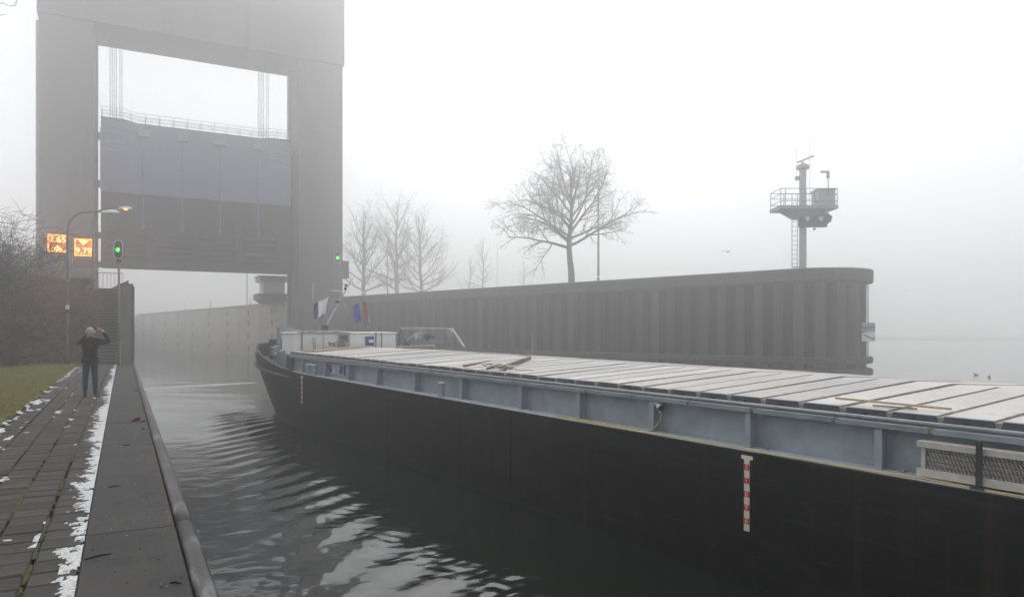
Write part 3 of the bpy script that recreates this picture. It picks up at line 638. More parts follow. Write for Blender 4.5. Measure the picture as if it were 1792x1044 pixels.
while s > -13.4:
    o = bchild('hatch_cover', covers[random.choice((0, 0, 1, 2))], QC, s+random.uniform(-.006, .006), random.uniform(-.006, .006)); o.rotation_euler = (random.gauss(0, .002), random.gauss(0, .0012), random.gauss(0, .0012))
    c_ = bchild('joint_channel', chm, QC, s, -.0+random.uniform(-.006, .004))
    kn = bpy.data.objects.new('clip', knm); COL.objects.link(kn); kn.parent = o; kn.location = (EQ0-QC-.02, PER/2, ZE-.06)
    s -= PER; k += 1
# bow cabin
b = MB(); b.box((8.75, 27.35, .08), (13.0, 29.0, 1.40), bevel=.05); cab = b.build('bow_cabin', M['white'], barge)
b = MB(); b.box((8.7, 27.30, 1.401), (13.05, 29.05, 1.44), bevel=.02); b.build('cabin_roof', M['white'], cab)
b = MB(); b.box((8.9, 27.2, 1.46), (11.0, 28.2, 1.5)); b.box((9.4, 27.5, 1.441), (9.6, 27.7, 1.459)); b.box((10.4, 27.5, 1.441), (10.6, 27.7, 1.459)); b.build('roof_plank', M['offwhite'], cab)
b = MB(); b.box((10.47, 27.30, .62), (10.94, 27.349, 1.37)); d_ = b.build('cabin_door', M['coam'], cab)
b = MB(); b.box((10.55, 27.285, 1.08), (10.86, 27.299, 1.32)); b.build('door_window', M['hatchend'], d_)
b = MB(); b.box((11.62, 27.30, .9), (11.98, 27.349, 1.27)); d_ = b.build('blue_locker', M['blue'], cab)
b = MB(); b.box((11.76, 27.285, 1.02), (11.96, 27.299, 1.15)); b.build('locker_label', M['white'], d_)
for q in (9.0, 9.85, 12.05, 12.3): b = MB(); b.tube([(q, 27.26, .62), (q, 27.26, 1.43)], .02, 6); b.build('stanchion', M['dark'] if q != 9.85 else M['offwhite'], cab)
b = MB(); b.box((9.42, 27.15, .7), (9.52, 27.26, 1.25), bevel=.01); b.build('wall_pipe', M['offwhite'], cab)
b = MB(); b.hexa([(8.85, 28.3, 1.442), (9.45, 28.3, 1.442), (9.45, 28.95, 1.442), (8.85, 28.95, 1.442), (8.87, 28.32, 1.64), (9.43, 28.32, 1.5), (9.43, 28.9, 1.5), (8.87, 28.9, 1.64)]); b.build('skylight_hood', M['coam'], cab)
# raked mast with cross bar
mp0, mp1 = Vector((10.43, 28.75, 1.6)), Vector((11.42, 28.15, 3.7)); lerp = lambda a, c_, t: a+(c_-a)*t
b = MB(); b.tube([mp0, lerp(mp0, mp1, .5), mp1], [.042, .035, .013], 8); mst = b.build('raked_mast', M['offwhite'], barge, smooth=True)
b = MB(); b.box((10.33, 28.6, 1.442), (10.53, 28.9, 1.72), bevel=.02); b.build('mast_foot', M['dark'], mst)
xb = lerp(mp0, mp1, .72); b = MB(); b.tube([xb+Vector((-.62, 0, .02)), xb+Vector((.92, 0, -.02))], .013, 6); b.build('cross_bar', M['white'], mst)
b = MB(); b.lathe([(.03, 0), (.05, .03), (.05, .09), (.03, .12)], xb+Vector((-.02, -.06, .06)), 10); b.lathe([(.03, 0), (.06, .02), (.06, .07), (.02, .1)], xb+Vector((.02, -.06, .2)), 10); b.build('navigation_lamp', M['black'], mst)
b = MB(); b.lathe([(.03, 0), (.09, .03), (.09, .08), (.03, .11)], lerp(mp0, mp1, .55)+Vector((-.12, 0, -.12)), 12); b.build('horn', M['black'], mst)
# foredeck fittings
for q, s, h in ((9.25, 31.9, .5), (9.45, 32.3, .5), (9.65, 32.7, .5)):
    b = MB(); z = deckz(s)+.35; b.lathe([(.17, -.35), (.17, h-.05), (.19, h-.05), (.19, h), (.17, h+.01)], (q, s, z), 16); b.build('winch_drum', M['dark'], barge, smooth=False)
b = MB(); b.tube([(8.75, 29.35, .1), (8.75, 29.35, 1.6)], .075, 10); b.tube([(8.93, 29.4, .1), (8.93, 29.4, 1.55)], .04, 8); b.lathe([(.11, 0), (.11, .04)], (8.75, 29.35, 1.6), 12); po = b.build('spud_post', M['galv'], barge)
b = MB(); b.box((9.05, 29.5, .1), (9.5, 30.1, 1.15), bevel=.03); b.build('windlass_housing', M['dark'], barge)
b = MB(); b.box((8.5, 28.3, .1), (8.7, 28.6, .75), bevel=.05); b.build('vent_box', M['galv'], barge)
def bollard(q, s, h, r_, cap=True, z0=.067):
    b_ = MB(); b_.lathe([(r_*1.15, 0), (r_*1.15, .02), (r_, .03), (r_, h-.03), (r_*1.12, h-.03), (r_*1.12, h-.008)], (q, s, z0), 16); o_ = b_.build('bollard', M['coam'] if cap else M['dark'], barge)
    b_ = MB(); b_.lathe([(r_*1.1, h-.007), (r_*1.1, h+.004)], (q, s, z0), 16); b_.build('bollard_cap', M['white'] if cap else M['offwhite'], o_)
bollard(8.08, 14.6, .33, .075); bollard(8.07, 23.75, .34, .1); bollard(8.1, 23.3, .34, .1); bollard(8.25, 26.3, .55, .15, False); bollard(8.08, -4, .33, .075)
rp = MB()
for q, s in ((8.9, 30.6), (9.05, 31.)):
    rp.tube([(q+.13*math.cos(a), s+.13*math.sin(a), .45+.02*a) for a in np.linspace(0, 20, 60)], .022, 5)
rp.build('mooring_rope', M['galv'], barge)
# folded anchor chain hanging at the bow flare
b = MB(); b.tube([(8.27, 31.0, .55), (8.2, 30.6, .28), (8.15, 30.2, .1), (8.13, 29.8, .15), (8.16, 29.4, .3)], .03, 6); b.build('anchor_chain', M['dark'], barge)
# name board
nb = MB(); nb.box((8.32, 21.2, .17), (8.355, 22.6, .47)); bd = nb.build('name_board', M['blue'], barge)
fr = face_frame((8.315, 21.9, .385), (0, -1, 0)); b = text_mb('GDZDZU', .17, fr, .004); b = text_mb('BMZ1D', .18, face_frame((8.315, 21.9, .255), (0, -1, 0)), .004, mb=b); b.build('lettering', M['white'], bd)
b = MB()
for z in (.185, .452): b.box((8.312, 21.24, z), (8.319, 22.56, z+.01))
for s in (21.24, 22.55): b.box((8.312, s, .196), (8.319, s+.012, .451))
b.build('border_line', M['white'], bd)
# draft marks
def draft(s0, w, z1, z0, n, digits):
    fr_ = MB(); fr_.box((PORT-.012, s0-w/2, z0), (PORT-.002, s0+w/2, z1-.05)); fr_.box((PORT-.013, s0-w*1.05, z1-.049), (PORT-.002, s0+w*1.05, z1)); dm = fr_.build('draft_mark', M['cream'], barge)
    hgt = (z1-.05-z0)/(2*n+.6)
    for i in range(n):
        z = z1-.05-hgt*(2*i+1.55); e = random.uniform(-.004, .004)
        bb = MB(); bb.box((PORT-.017, s0-w/2-.004+e, z), (PORT-.0125, s0+w/2+.002+e, z+hgt*.86)); rb = bb.build('red_band', M['red'], dm)
        if digits: text_mb(digits[i], hgt*1.0, face_frame((PORT-.0185, s0, z+hgt*.42), (0, -1, 0)), .0012).build('numeral', M['cream'], rb)
draft(5.96, .082, .03, -.95, 5, '31098'); draft(23.7, .1, .02, -.88, 5, None)
# yellow cable along the side deck and its plug
pts = [(7.99+.035*math.sin(s*2.1)+.02*math.sin(s*5.3), s, .079) for s in np.arange(-6, 9.95, .12)]
pts += [(8.02, 10.2, .079), (8.1, 10.3, .079), (8.16, 10.15, .079), (8.15, 9.8, .079), (8.1, 9.3, .079), (8.12, 8.7, .08), (8.16, 8.2, .082), (8.17, 8.0, .1), (8.19, 7.9, .18), (8.2, 7.83, .3), (8.2, 7.85, .38)]
b = MB(); b.tube(pts, .0085, 6); cb = bsingle(b, 'shore_power_cable', M['rope'], 'yellow cable lying along the blue grey side deck up to a socket', 'cable', 8.0, 5, .079, smooth=True)
plug = bthing('cable_plug', 'white and black plug hanging on the coaming at the cable end', 'plug', 8.2, 7.9, .38)
b = MB(); b.tube([(8.2, 7.85, .38), (8.2, 7.87, .46), (8.24, 7.95, .5)], [.022, .04, .035], 10); b.build('plug_body', M['white'], plug)
b = MB(); b.tube([(8.22, 7.9, .49), (8.25, 8.02, .53), (8.3, 8.1, .54)], [.045, .05, .045], 10); b.build('socket', M['offwhite'], plug)
b = MB(); b.tube([(8.17, 7.82, .43), (8.2, 7.84, .45)], .045, 10); b.build('collar', M['black'], plug)
# gangway stowed on the side deck
gg = bthing('gangway', 'pale aluminium gangway with gripping treads stowed against the coaming', 'gangway', 8.05, 1, .1)
b = MB(); b.box((8.04, -2.2, .10), (8.2, 3.93, .14)); b.box((8.04, -2.2, .14), (8.06, 3.93, .185)); b.build('lower_rail', M['alu'], gg)
b = MB(); b.box((8.06, -2.2, .445), (8.21, 3.94, .475)); b.box((8.06, -2.2, .41), (8.08, 3.94, .444)); b.build('upper_rail', M['alu'], gg)
b = MB(); b.box((8.14, -2.2, .142), (8.15, 3.9, .443)); b.build('backing_plate', M['dark'], gg)
b = MB(); b.box((8.08, 3.86, .142), (8.135, 3.9, .443)); b.build('end_plate', M['alu'], gg)
b = MB(); s = 3.82; i = 0
while s > -2.1:
    for j in range(5):
        z = .165+.052*j+(.0 if i % 2 else .0); o_ = .018 if j % 2 else 0
        b.hexa([(8.10, s-o_, z), (8.13, s-o_-.004, z), (8.13, s-o_+.012, z), (8.10, s-o_+.014, z), (8.085, s-o_+.018, z+.038), (8.13, s-o_+.014, z+.044), (8.13, s-o_+.03, z+.044), (8.085, s-o_+.03, z+.038)])
    s -= .037; i += 1
o = b.build('tread_teeth', M['alu'], gg); o['kind'] = 'stuff'
for j in range(6):
    b = MB(); z = .158+.052*j; b.box((8.105, -2.1, z), (8.125, 3.85, z+.008)); b.build('tread_bar', M['alu_dark'], gg)
b = MB(); b.box((8.0, 3.28, .09), (8.035, 3.33, .56)); b.box((7.97, 3.24, .068), (8.035, 3.37, .09)); b.tube([(7.99, 3.305, .53), (8.05, 3.305, .53)], .02, 8); bsingle(b, 'gangway_clamp', M['dark'], 'upright dark steel clamp strap holding the gangway in place', 'clamp', 8.0, 3.3, .068)

# loose things on the hatches
def htop(q): return ZE+(ZR-ZE)*(1-abs(q-QC)/(QC-EQ0))
def plank(name, p0, p1, w, h, mate, label, cat='plank'):
    z0 = htop(p0[0])+.008+p0[2]; z1 = htop(p1[0])+.008+p1[2]
    b_ = MB(); b_.bar((p0[0], p0[1], z0+h/2), (p1[0], p1[1], z1+h/2), w, h); return bsingle(b_, name, mate, label, cat, p0[0], p0[1], z0)
plank('timber_batten', (8.62, 5.22, .05), (8.76, 3.9, .02), .035, .025, M['timber'], 'pale timber batten lying across the near hatch covers')
plank('timber_batten', (8.66, 4.75, .0), (8.70, 4.25, .0), .04, .015, M['oldwood'], 'short wooden wedge under the pale batten on the hatch')
plank('timber_batten', (8.22, 4.9, -.16), (8.22, 3.7, -.16), .05, .02, M['timber'], 'thin pale lath stuck under the coaming pipe', 'lath')
plank('timber_beam', (8.9, 13.2, .02), (10.9, 15.0, .01), .07, .07, M['oldwood'], 'thick weathered timber beam on the hatches beside the scrap heap')
plank('timber_beam', (8.7, 14.6, .0), (13.1, 18.0, .01), .09, .05, M['oldwood'], 'long thin weathered plank behind the thick timber beam')
sc = bthing('scrap_heap', 'heap of orange brown dunnage and rags on the hatch edge', 'heap', 8.9, 13.6, .74)
for i in range(18):
    q = 8.55+abs(random.gauss(0, .5)); s = 13.1+(q-8.55)*.8+random.gauss(0, .4); a = random.uniform(0, 3.1); l = random.uniform(.05, .2); z = htop(q)+.015+random.uniform(0, .07)
    b = MB(); b.bar((q-l*math.cos(a), s-l*math.sin(a), z), (q+l*math.cos(a), s+l*math.sin(a), z+random.uniform(-.01, .04)), random.uniform(.02, .08), random.uniform(.012, .03)); b.build('dunnage_piece', random.choice((M['rubble'], M['oldwood'], M['rubble'], M['cream'])), sc)
b = MB(); b.tube([(13.6, 18.6, .7), (13.6, 18.6, 1.55)], .011, 6); bsingle(b, 'thin_pole', M['offwhite'], 'thin pale pole standing upright beyond the hatch covers', 'pole', 13.6, 18.6, .7)
for k in range(5): plank('deck_board', (8.65+.06*k, 26.1-.14*k, .004*k), (10.4+.25*k, 26.9-.12*k, .0+.004*k), .12, .03, (M['timber'], M['oldwood'])[k % 2], ['pale board nearest the bow cabin on the foremost hatch', 'brown board second from the bow cabin on the hatches', 'pale board in the middle of the foremost stack', 'brown board fourth from the bow cabin', 'pale board farthest aft in the foremost stack'][k], 'board')
lh = bthing('rope_coil', 'tan coil of rope lying on boards before the white cabin', 'rope', 10.3, 26.8, .85)
b = MB(); b.tube([(10.2+(.3+.02*a/6)*math.cos(a), 26.75+.18*math.sin(a), .93+.012*a+.03*math.sin(3*a)) for a in np.linspace(0, 14, 60)], .022, 6); b.build('coil', M['oldwood'], lh)
an = bthing('small_anchor', 'small white folding anchor beside the cabin wall', 'anchor', 9.95, 26.95, .85)
b = MB(); b.tube([(9.8, 26.95, .92), (10.15, 26.9, 1.12)], .025, 6); b.build('shank', M['white'], an)
b = MB(); b.tube([(9.78, 26.9, 1.1), (9.86, 26.95, .95), (10.0, 26.95, .88), (10.18, 26.95, .9)], .028, 6); b.build('flukes', M['white'], an)
# deck crane folded behind the hatches
cr = bthing('deck_crane', 'grey folded deck crane with a bent tip on the far side deck', 'crane', 13.9, 27, .1)
b = MB(); b.lathe([(.2, 0), (.2, .2), (.13, .22), (.13, 1.1)], (13.6, 26.4, .07), 14); b.build('crane_post', M['dark'], cr)
b = MB(); b.bar((13.6, 26.9, 1.62), (13.45, 22.3, 1.62), .06, .045); b.build('boom', M['offwhite'], cr)
b = MB(); b.bar((13.6, 26.85, 1.55), (13.55, 24.9, 1.5), .07, .05); b.build('boom_brace', M['galv'], cr)
b = MB(); b.bar((13.45, 22.3, 1.62), (13.4, 21.3, .95), .05, .05); b.build('boom_tip', M['offwhite'], cr)
b = MB(); b.tube([(13.6, 26.5, 1.0), (13.58, 25.5, 1.32), (13.55, 24.6, 1.42)], [.1, .08, .04], 10); b.build('hydraulic_ram', M['galv'], cr)
b = MB(); b.tube([(13.5, 25.35, 1.3), (13.68, 25.35, 1.3)], .15, 14); b.build('winch', M['offwhite'], cr)
b = MB(); b.tube([(13.48, 24.45, 1.28), (13.66, 24.45, 1.28)], .13, 12); b.tube([(13.48, 24.1, 1.26), (13.66, 24.1, 1.26)], .08, 10); b.build('hook_block', M['dark'], cr)
b = MB(); b.tube([(13.4, 22.55, 1.45), (13.55, 22.55, 1.45)], .14, 12); b.build('tip_sheave', M['galv'], cr)
b = MB(); b.tube([(13.62, 26.95, 1.55)]+[(13.62+.04*math.sin(a), 26.9+.35*math.sin(a), 1.12+.43*math.cos(a)) for a in np.linspace(.2, 3., 12)], .02, 5); b.build('hydraulic_hose', M['dark'], cr)
b = MB(); b.tube([(13.5, 24.2-.2*i, 1.2-.14*math.sin(math.pi*i/8)) for i in range(9)], .012, 5); b.build('slack_cable', M['galv'], cr)
b = MB()
for i in range(7): b.tube([(12.4+.18*i+.14*math.cos(a), 25.8-.1*i+.2*math.sin(a), .86+.02*math.sin(2*a)+.01*i) for a in np.linspace(0, 6.3, 14)], .028, 5)
bsingle(b, 'hose_bundle', M['galv'], 'grey bundle of hoses heaped at the foot of the crane', 'hoses', 12.9, 25.5, .86)
cr.location = bwp(13.9, 28.2, .1)
# flags on the cross bar
def flag(name, label, q, s, zt, w, h, mats, cols, sag, skew):
    t = bthing(name, label, 'flag', q, s, zt); n = 8; mrow = 8
    for ci, (u0, u1) in enumerate(cols):
        b_ = MB(); vs = []
        for side in (0, .012):
            for i in range(n+1):
                for j in range(mrow+1):
                    u = u0+(u1-u0)*i/n; v = j/mrow; x = q+(u-.0)*w*(1-.35*v*sag)+skew*v; y = s+.09*math.sin(u*7+v*3)+side; vs.append((x, y, zt-h*v-.55*h*(1-u)*sag*(1-.3*v)))
        k_ = (n+1)*(mrow+1)
        for o_ in (0, k_): b_.add(vs[o_:o_+k_], [(i*(mrow+1)+j, (i+1)*(mrow+1)+j, (i+1)*(mrow+1)+j+1, i*(mrow+1)+j+1) for i in range(n) for j in range(mrow)])
        b_.build('cloth', mats[ci], t, smooth=True)
    b_ = MB(); b_.tube([(q+w, s, zt+.3), (q+w, s, zt-h*.3)], .006, 4); b_.build('halyard', M['offwhite'], t); return t
f1 = flag('hanging_flag', 'drooping white and navy flag with dark lettering left of the mast', 9.93, 28.5, 2.9, .62, .72, [M['flagn'], M['flagw']], [(0, .28), (.281, 1)], .8, -.02)
fm = face_frame((10.2, 28.40, 2.05), (.32, 0, .95), (-.95, 0, .32)); text_mb('TULL', .17, fm, .004).build('lettering', M['black'], f1)
flag('hanging_flag', 'drooping bright blue flag right of the mast', 11.55, 28.4, 2.72, .27, .8, [M['flagb']], [(0, 1)], .45, .1)
flag('hanging_flag', 'narrow drooping red and white flag at the right end of the cross bar', 11.98, 28.4, 2.85, .11, 1.0, [M['flagr'], M['flagw']], [(0, .75), (.751, 1)], .4, .2)

# ================================================================== STREET FURNITURE
# local frame for things on the nose: x across the view, y away from it
def on_nose(p, d): return p
# ---- radar and signal mast on the nose of the guide wall
CR = Vector((math.cos(TH), -math.sin(TH))); CF = Vector((math.sin(TH), math.cos(TH)))
mx, my, mz = 39.95, 32.95, 5.35
rm = thing('radar_mast', 'grey radar mast with railed platform standing on the guide wall nose', 'mast', (mx, my, mz), (0, 0, -TH), org=(0, 0, 0))
b = MB(); b.lathe([(.34, 0), (.34, .1), (.235, .3), (.23, 4.0), (.225, 7.0), (.235, 7.0), (.235, 7.05)], (0, 0, 0), 16); b.build('pole', M['offwhite'], rm, smooth=False)
zp = 4.3
b = MB(); b.box((-1.85, -.95, zp), (1.95, 1.0, zp+.16)); b.box((-1.86, -.96, zp+.161), (1.96, 1.01, zp+.22)); pf = b.build('platform', M['galv'], rm)
b = MB(); b.hexa([(-.5, -.5, zp-.55), (.5, -.5, zp-.55), (.5, .5, zp-.55), (-.5, .5, zp-.55), (-1.3, -.8, zp-.001), (1.3, -.8, zp-.001), (1.3, .8, zp-.001), (-1.3, .8, zp-.001)]); b.build('bracket', M['galv'], rm)
for x, y in ((-1.8, -.9), (-1.5, -.9), (-.5, -.9), (.45, -.9), (-1.8, .95), (-.9, .95), (.3, .95), (1.2, .95), (1.9, .95), (1.9, -.9)):
    b = MB(); b.tube([(x, y, zp+.2), (x, y, zp+1.32)], .028, 6); b.build('rail_post', M['galv'], rm)
for h in (.5, .95, 1.32):
    b = MB(); b.tube([(.7, -.9, zp+h), (-1.8, -.9, zp+h), (-1.8, .95, zp+h), (1.9, .95, zp+h), (1.9, -.9, zp+h), (.8, -.9, zp+h)], .026, 6); b.build('guard_rail', M['galv'], rm)
b = MB(); b.box((.75, -.75, zp+.23), (1.85, .45, zp+1.3), bevel=.03); cbn = b.build('equipment_cabinet', M['offwhite'], rm)
for x0 in (.79, 1.33): b = MB(); b.box((x0, -.765, zp+.32), (x0+.48, -.751, zp+1.24)); b.build('cabinet_door', M['offwhite'], cbn)
b = MB(); b.box((.7, -.85, zp+1.301), (1.9, .55, zp+1.35)); b.build('cabinet_roof', M['galv'], cbn)
b = MB(); b.tube([(1.35, -.8, zp+.9), (1.35, -.8, zp+2.35)], .03, 6); b.build('camera_post', M['galv'], rm)
b = MB(); b.box((.85, -.88, zp+2.36), (1.42, -.72, zp+2.5), bevel=.03); b.box((1.25, -.87, zp+2.0), (1.43, -.73, zp+2.359), bevel=.03); b.build('camera', M['galv'], rm)
b = MB(); b.lathe([(.3, 7.06), (.42, 7.1), (.42, 7.3), (.3, 7.38), (.1, 7.45), (.1, 7.55)], (0, 0, 0), 18); b.build('scanner_base', M['offwhite'], rm)
b = MB(); b.bar((-.35, -.1, 7.52), (.75, .1, 7.98), .22, .12); b.build('radar_scanner', M['offwhite'], rm)
b = MB(); b.tube([(-.35, .2, 6.2), (-.35, .2, 8.6)], .012, 4); b.build('antenna', M['galv'], rm)
b = MB(); b.tube([(.55, .2, 4.5), (.55, .2, 9.2)], .012, 4); b.build('antenna', M['galv'], rm)
b = MB(); b.box((-.5, -.05, 6.35), (-.23, .1, 6.6)); b.build('cable_box', M['offwhite'], rm)
ld = MB()
for x in (-.78, -.42): ld.tube([(x, -.15, .55), (x, -.15, zp+1.1)], .024, 6)
ldo = ld.build('ladder', M['galv'], rm)
for i in range(14):
    b = MB(); z = .75+.31*i
    if z < zp+1: b.tube([(-.78, -.15, z), (-.42, -.15, z)], .018, 5); b.build('rung', M['galv'], ldo)
b = MB(); b.bar((-.8, -.15, .55), (-.15, -.05, .5), .05, .08); b.build('ladder_foot', M['galv'], ldo)
sg = MB(); sg.box((-.45, -.55, zp-1.15), (1.45, -.25, zp-.15), bevel=.12); so = sg.build('signal_board', M['black'], rm)
b = MB(); b.hexa([(1.45, -.5, zp-.95), (1.45, -.3, zp-.95), (1.45, -.3, zp-.2), (1.45, -.5, zp-.2), (1.72, -.45, zp-.75), (1.72, -.35, zp-.75), (1.72, -.35, zp-.4), (1.72, -.45, zp-.4)]); b.build('board_end', M['black'], so)
for x in (-.05, .85):
    b = MB(); b.tube([(x, -.9, zp-.65), (x, -.552, zp-.65)], [.24, .2], 14); hd = b.build('lamp_hood', M['dark'], so)
    b = MB(); b.tube([(x, -.905, zp-.65), (x, -.9, zp-.65)], .15, 12); b.build('lens', M['offwhite'], hd)
b = MB(); b.tube([(1.6, -.6, zp-.52), (1.6, -.2, zp-.52)], .12, 10); b.tube([(.6, -.5, zp-1.27), (.6, -.3, zp-1.27)], .07, 8); b.build('side_lamp', M['black'], so)

# ---- 'sport' sign on the nose
a = 1.12; n = nu*math.cos(a)+du*math.sin(a); p = ctr+n*(NR+.12); sdir = Vector((CR.x, CR.y, 0))
ss = thing('sport_sign', 'white sport sign with a diagonal arrow board on the wall nose', 'sign', (41.6, 29.3, 1.2))
ox, oy = 41.6, 29.3
def board(z0, z1, name, mate): 
    b_ = MB(); c0 = Vector((ox, oy, 0)); b_.bar(c0+Vector((0, 0, (z0+z1)/2))-sdir*.42, c0+Vector((0, 0, (z0+z1)/2))+sdir*.42, .04, z1-z0); return b_.build(name, mate, ss)
bo1 = board(1.56, 2.16, 'name_plate', M['offwhite']); bo2 = board(.98, 1.52, 'arrow_plate', M['white'])
fo = Vector((ox, oy, 0))-Vector((CF.x, CF.y, 0))*.03
text_mb('sport', .35, face_frame(fo+Vector((0, 0, 1.87)), sdir), .006).build('lettering', M['black'], bo1)
b = MB(); q0 = fo+Vector((0, 0, 1.41))-sdir*.32; q1 = fo+Vector((0, 0, 1.12))+sdir*.3
b.bar(q0, q1, .012, .05); b.hexa([q1+Vector((0, 0, -.05)), q1+sdir*.07, q1+sdir*.07+Vector((0, 0, .01)), q1+Vector((0, 0, .14))-sdir*.0]+[v-Vector((CF.x, CF.y, 0))*.012 for v in (q1+Vector((0, 0, -.05)), q1+sdir*.07, q1+sdir*.07+Vector((0, 0, .01)), q1+Vector((0, 0, .14)))]); b.build('arrow', M['black'], bo2)
b = MB(); b.tube([(ox+CF.x*.06, oy+CF.y*.06, -.2), (ox+CF.x*.06, oy+CF.y*.06, 4.8)], .035, 8); b.build('sign_post', M['galv'], ss)

# ---- street lamps (curved arm)
def street_lamp(x, y, z, h, reach, ang, label, lit, group='street lamps with curved arms', r_=.075, name='street_lamp'):
    t = thing(name, label, 'street lamp', (x, y, z), (0, 0, ang), group, org=(0, 0, 0)); rc = min(.95, reach*.55)
    pts = [(0, 0, 0), (0, 0, 1.2), (0, 0, h-rc)]+[(rc-rc*math.cos(a_), 0, h-rc+rc*math.sin(a_)) for a_ in np.linspace(.2, math.pi/2, 8)]+[(reach, 0, h+.03)]
    rs = [r_*1.15, r_*1.1, r_*.72]+[r_*.6]*8+[r_*.5]
    b_ = MB(); b_.tube(pts, rs, 12); p_ = b_.build('pole', M['lamp_pole'], t, smooth=True)
    b_ = MB(); b_.lathe([(r_*1.7, 0), (r_*1.7, .22), (r_*1.2, .26)], (0, 0, 0), 14); b_.build('pole_base', M['dark'], p_)
    b_ = MB(); vs = []; prof_ = [(0, .06, .05), (.1, .1, .08), (.38, .15, .13), (.62, .14, .11), (.8, .05, .03)]
    for u, w, hh in prof_: vs += [(reach+u, -w, h-.03), (reach+u, -w*.7, h+hh*.7), (reach+u, 0, h+hh), (reach+u, w*.7, h+hh*.7), (reach+u, w, h-.03)]
    b_.add(vs, [(i*5+j, (i+1)*5+j, (i+1)*5+(j+1) % 5, i*5+(j+1) % 5) for i in range(4) for j in range(5)]+[(0, 1, 2, 3, 4), (20, 21, 22, 23, 24)]); hd_ = b_.build('lamp_head', M['white'], t, smooth=False)
    b_ = MB(); b_.lathe([(.06, -.11), (.12, -.075), (.13, -.031)], (reach+.42, 0, h), 12); b_.build('lamp_bowl', M['sodium'] if lit else M['offwhite'], hd_)
    if r_ > .07:
        b_ = MB(); b_.lathe([(r_*1.13, 2.55), (r_*1.13, 2.72)], (0, 0, 0), 12); b_.build('blue_sticker', M['blue'], p_)
        b_ = MB(); b_.lathe([(r_*1.13, 2.73), (r_*1.13, 2.92)], (0, 0, 0), 12); b_.build('white_sticker', M['white'], p_)
        b_ = MB(); b_.lathe([(r_*1.16, 4.1), (r_*1.16, 4.16)], (0, 0, 0), 12); b_.build('band', M['galv'], p_)
        b_ = MB(); b_.lathe([(r_*1.18, 2.1), (r_*1.18, 2.13)], (0, 0, 0), 12); b_.build('band', M['galv'], p_)
    return t
street_lamp(-2.37, 41.0, -.02, 7.45, 1.65, -TH*.9, 'unlit street lamp with stickers on its pole in front of the bank', False)
street_lamp(-1.62, 50.9, 3.95, 5.2, 1.55, -TH*.9, 'lit street lamp on the lock platform behind the stairs', True, r_=.06)
def px2w(x, d): r_ = (x-896)/1257*d; return (r_*CR.x+d*CF.x, r_*CR.y+d*CF.y)
for x, d, top, lab, flip in ((1047, 72, 14.1, 'lit street lamp standing beside the large bare tree', 1), (1048.5, 112, 14.6, 'distant lit street lamp half hidden behind the tree lamp', 1), (870, 150, 16., 'faint street lamp with its arm to the right among saplings', 0), (634, 125, 16.5, 'faint lit street lamp near the right tower pillar', 1)):
    w = px2w(x, d); street_lamp(w[0], w[1], 4.2, top if d != 72 else 12.7, 1.9, (math.pi if flip else 0)-TH, lab, bool(flip), r_=.1 if d < 90 else .069)

# ---- navigation signals
def signal(x, y, z, h, label, rz, r_=.05):
    t = thing('traffic_signal', label, 'traffic light', (x, y, z), (0, 0, rz), 'navigation signals beside the gate', org=(0, 0, 0))
    b_ = MB(); b_.tube([(0, 0, 0), (0, 0, h-.5)], r_, 12); p_ = b_.build('pole', M['lamp_pole'], t, smooth=True)
    b_ = MB(); b_.lathe([(r_*1.8, 0), (r_*1.8, .1)], (0, 0, 0), 12); b_.build('pole_base', M['dark'], p_)
    def oval(w, hh, n_=10): return [(w*math.cos(a_), hh+w*math.sin(a_)) for a_ in np.linspace(0, math.pi, n_)]+[(w*math.cos(a_), -hh+w*math.sin(a_)) for a_ in np.linspace(math.pi, 2*math.pi, n_)]
    o1 = oval(.2, .22); n_ = len(o1); b_ = MB()
    vs = [(u, -.06, h+v) for u, v in o1]+[(u, .12, h+v) for u, v in o1]
    b_.add(vs, [tuple(range(n_)), tuple(range(n_, 2*n_))]+[(k_, (k_+1) % n_, (k_+1) % n_+n_, k_+n_) for k_ in range(n_)]); hd_ = b_.build('signal_board', M['black'], t)
    b_ = MB(); o2 = oval(.222, .22); b_.tube([(u, -.06, h+v) for u, v in o2+o2[:1]], .016, 6, cap=False); b_.build('white_border', M['white'], hd_)
    for zz, lit in ((.22, 0), (-.02, 1), (-.27, 0)):
        b_ = MB(); b_.tube([(0.02, -.2, h+zz), (.02, -.062, h+zz)], [.105, .1], 14, cap=False); b_.build('visor', M['black'], hd_)
        b_ = MB(); b_.tube([(.02, -.085, h+zz), (.02, -.063, h+zz)], .075, 14); b_.build('lens', M['green'] if lit else M['dark'], hd_)
    b_ = MB(); b_.box((-.07, -.05, h-.62), (.07, .07, h-.46)); b_.build('bracket', M['dark'], hd_)
    return t
signal(-.17, 39.9, -.01, 5.62, 'green navigation signal on a pole beside the stair wall', -TH*1.0)
sg2 = signal(14.95, 56.6, 4.17, 3.25, 'green navigation signal in front of the right tower pillar', -TH*.6, .05); scale_about_cam(sg2)
b = MB(); b.tube([(-.11, 39.75, .0), (-.11, 39.75, 1.0), (-.11, 39.75, 1.15)], [.03, .03, .02], 8); b.box((-.15, 39.7, 1.0), (-.05, 39.8, 1.12)); single(b, 'stand_pipe', M['galv'], 'short thin grey stand pipe at the foot of the stair wall', 'pipe', (-.11, 39.75, 0))
b = MB(); b.tube([(13.05, 56.7, 4.1), (13.05, 56.7, 5.4)], .03, 6); mk_ = single(b, 'marker_post', M['white'], 'thin white marker post on the pier left of the signal', 'post', (13.05, 56.7, 4.1)); scale_about_cam(mk_)

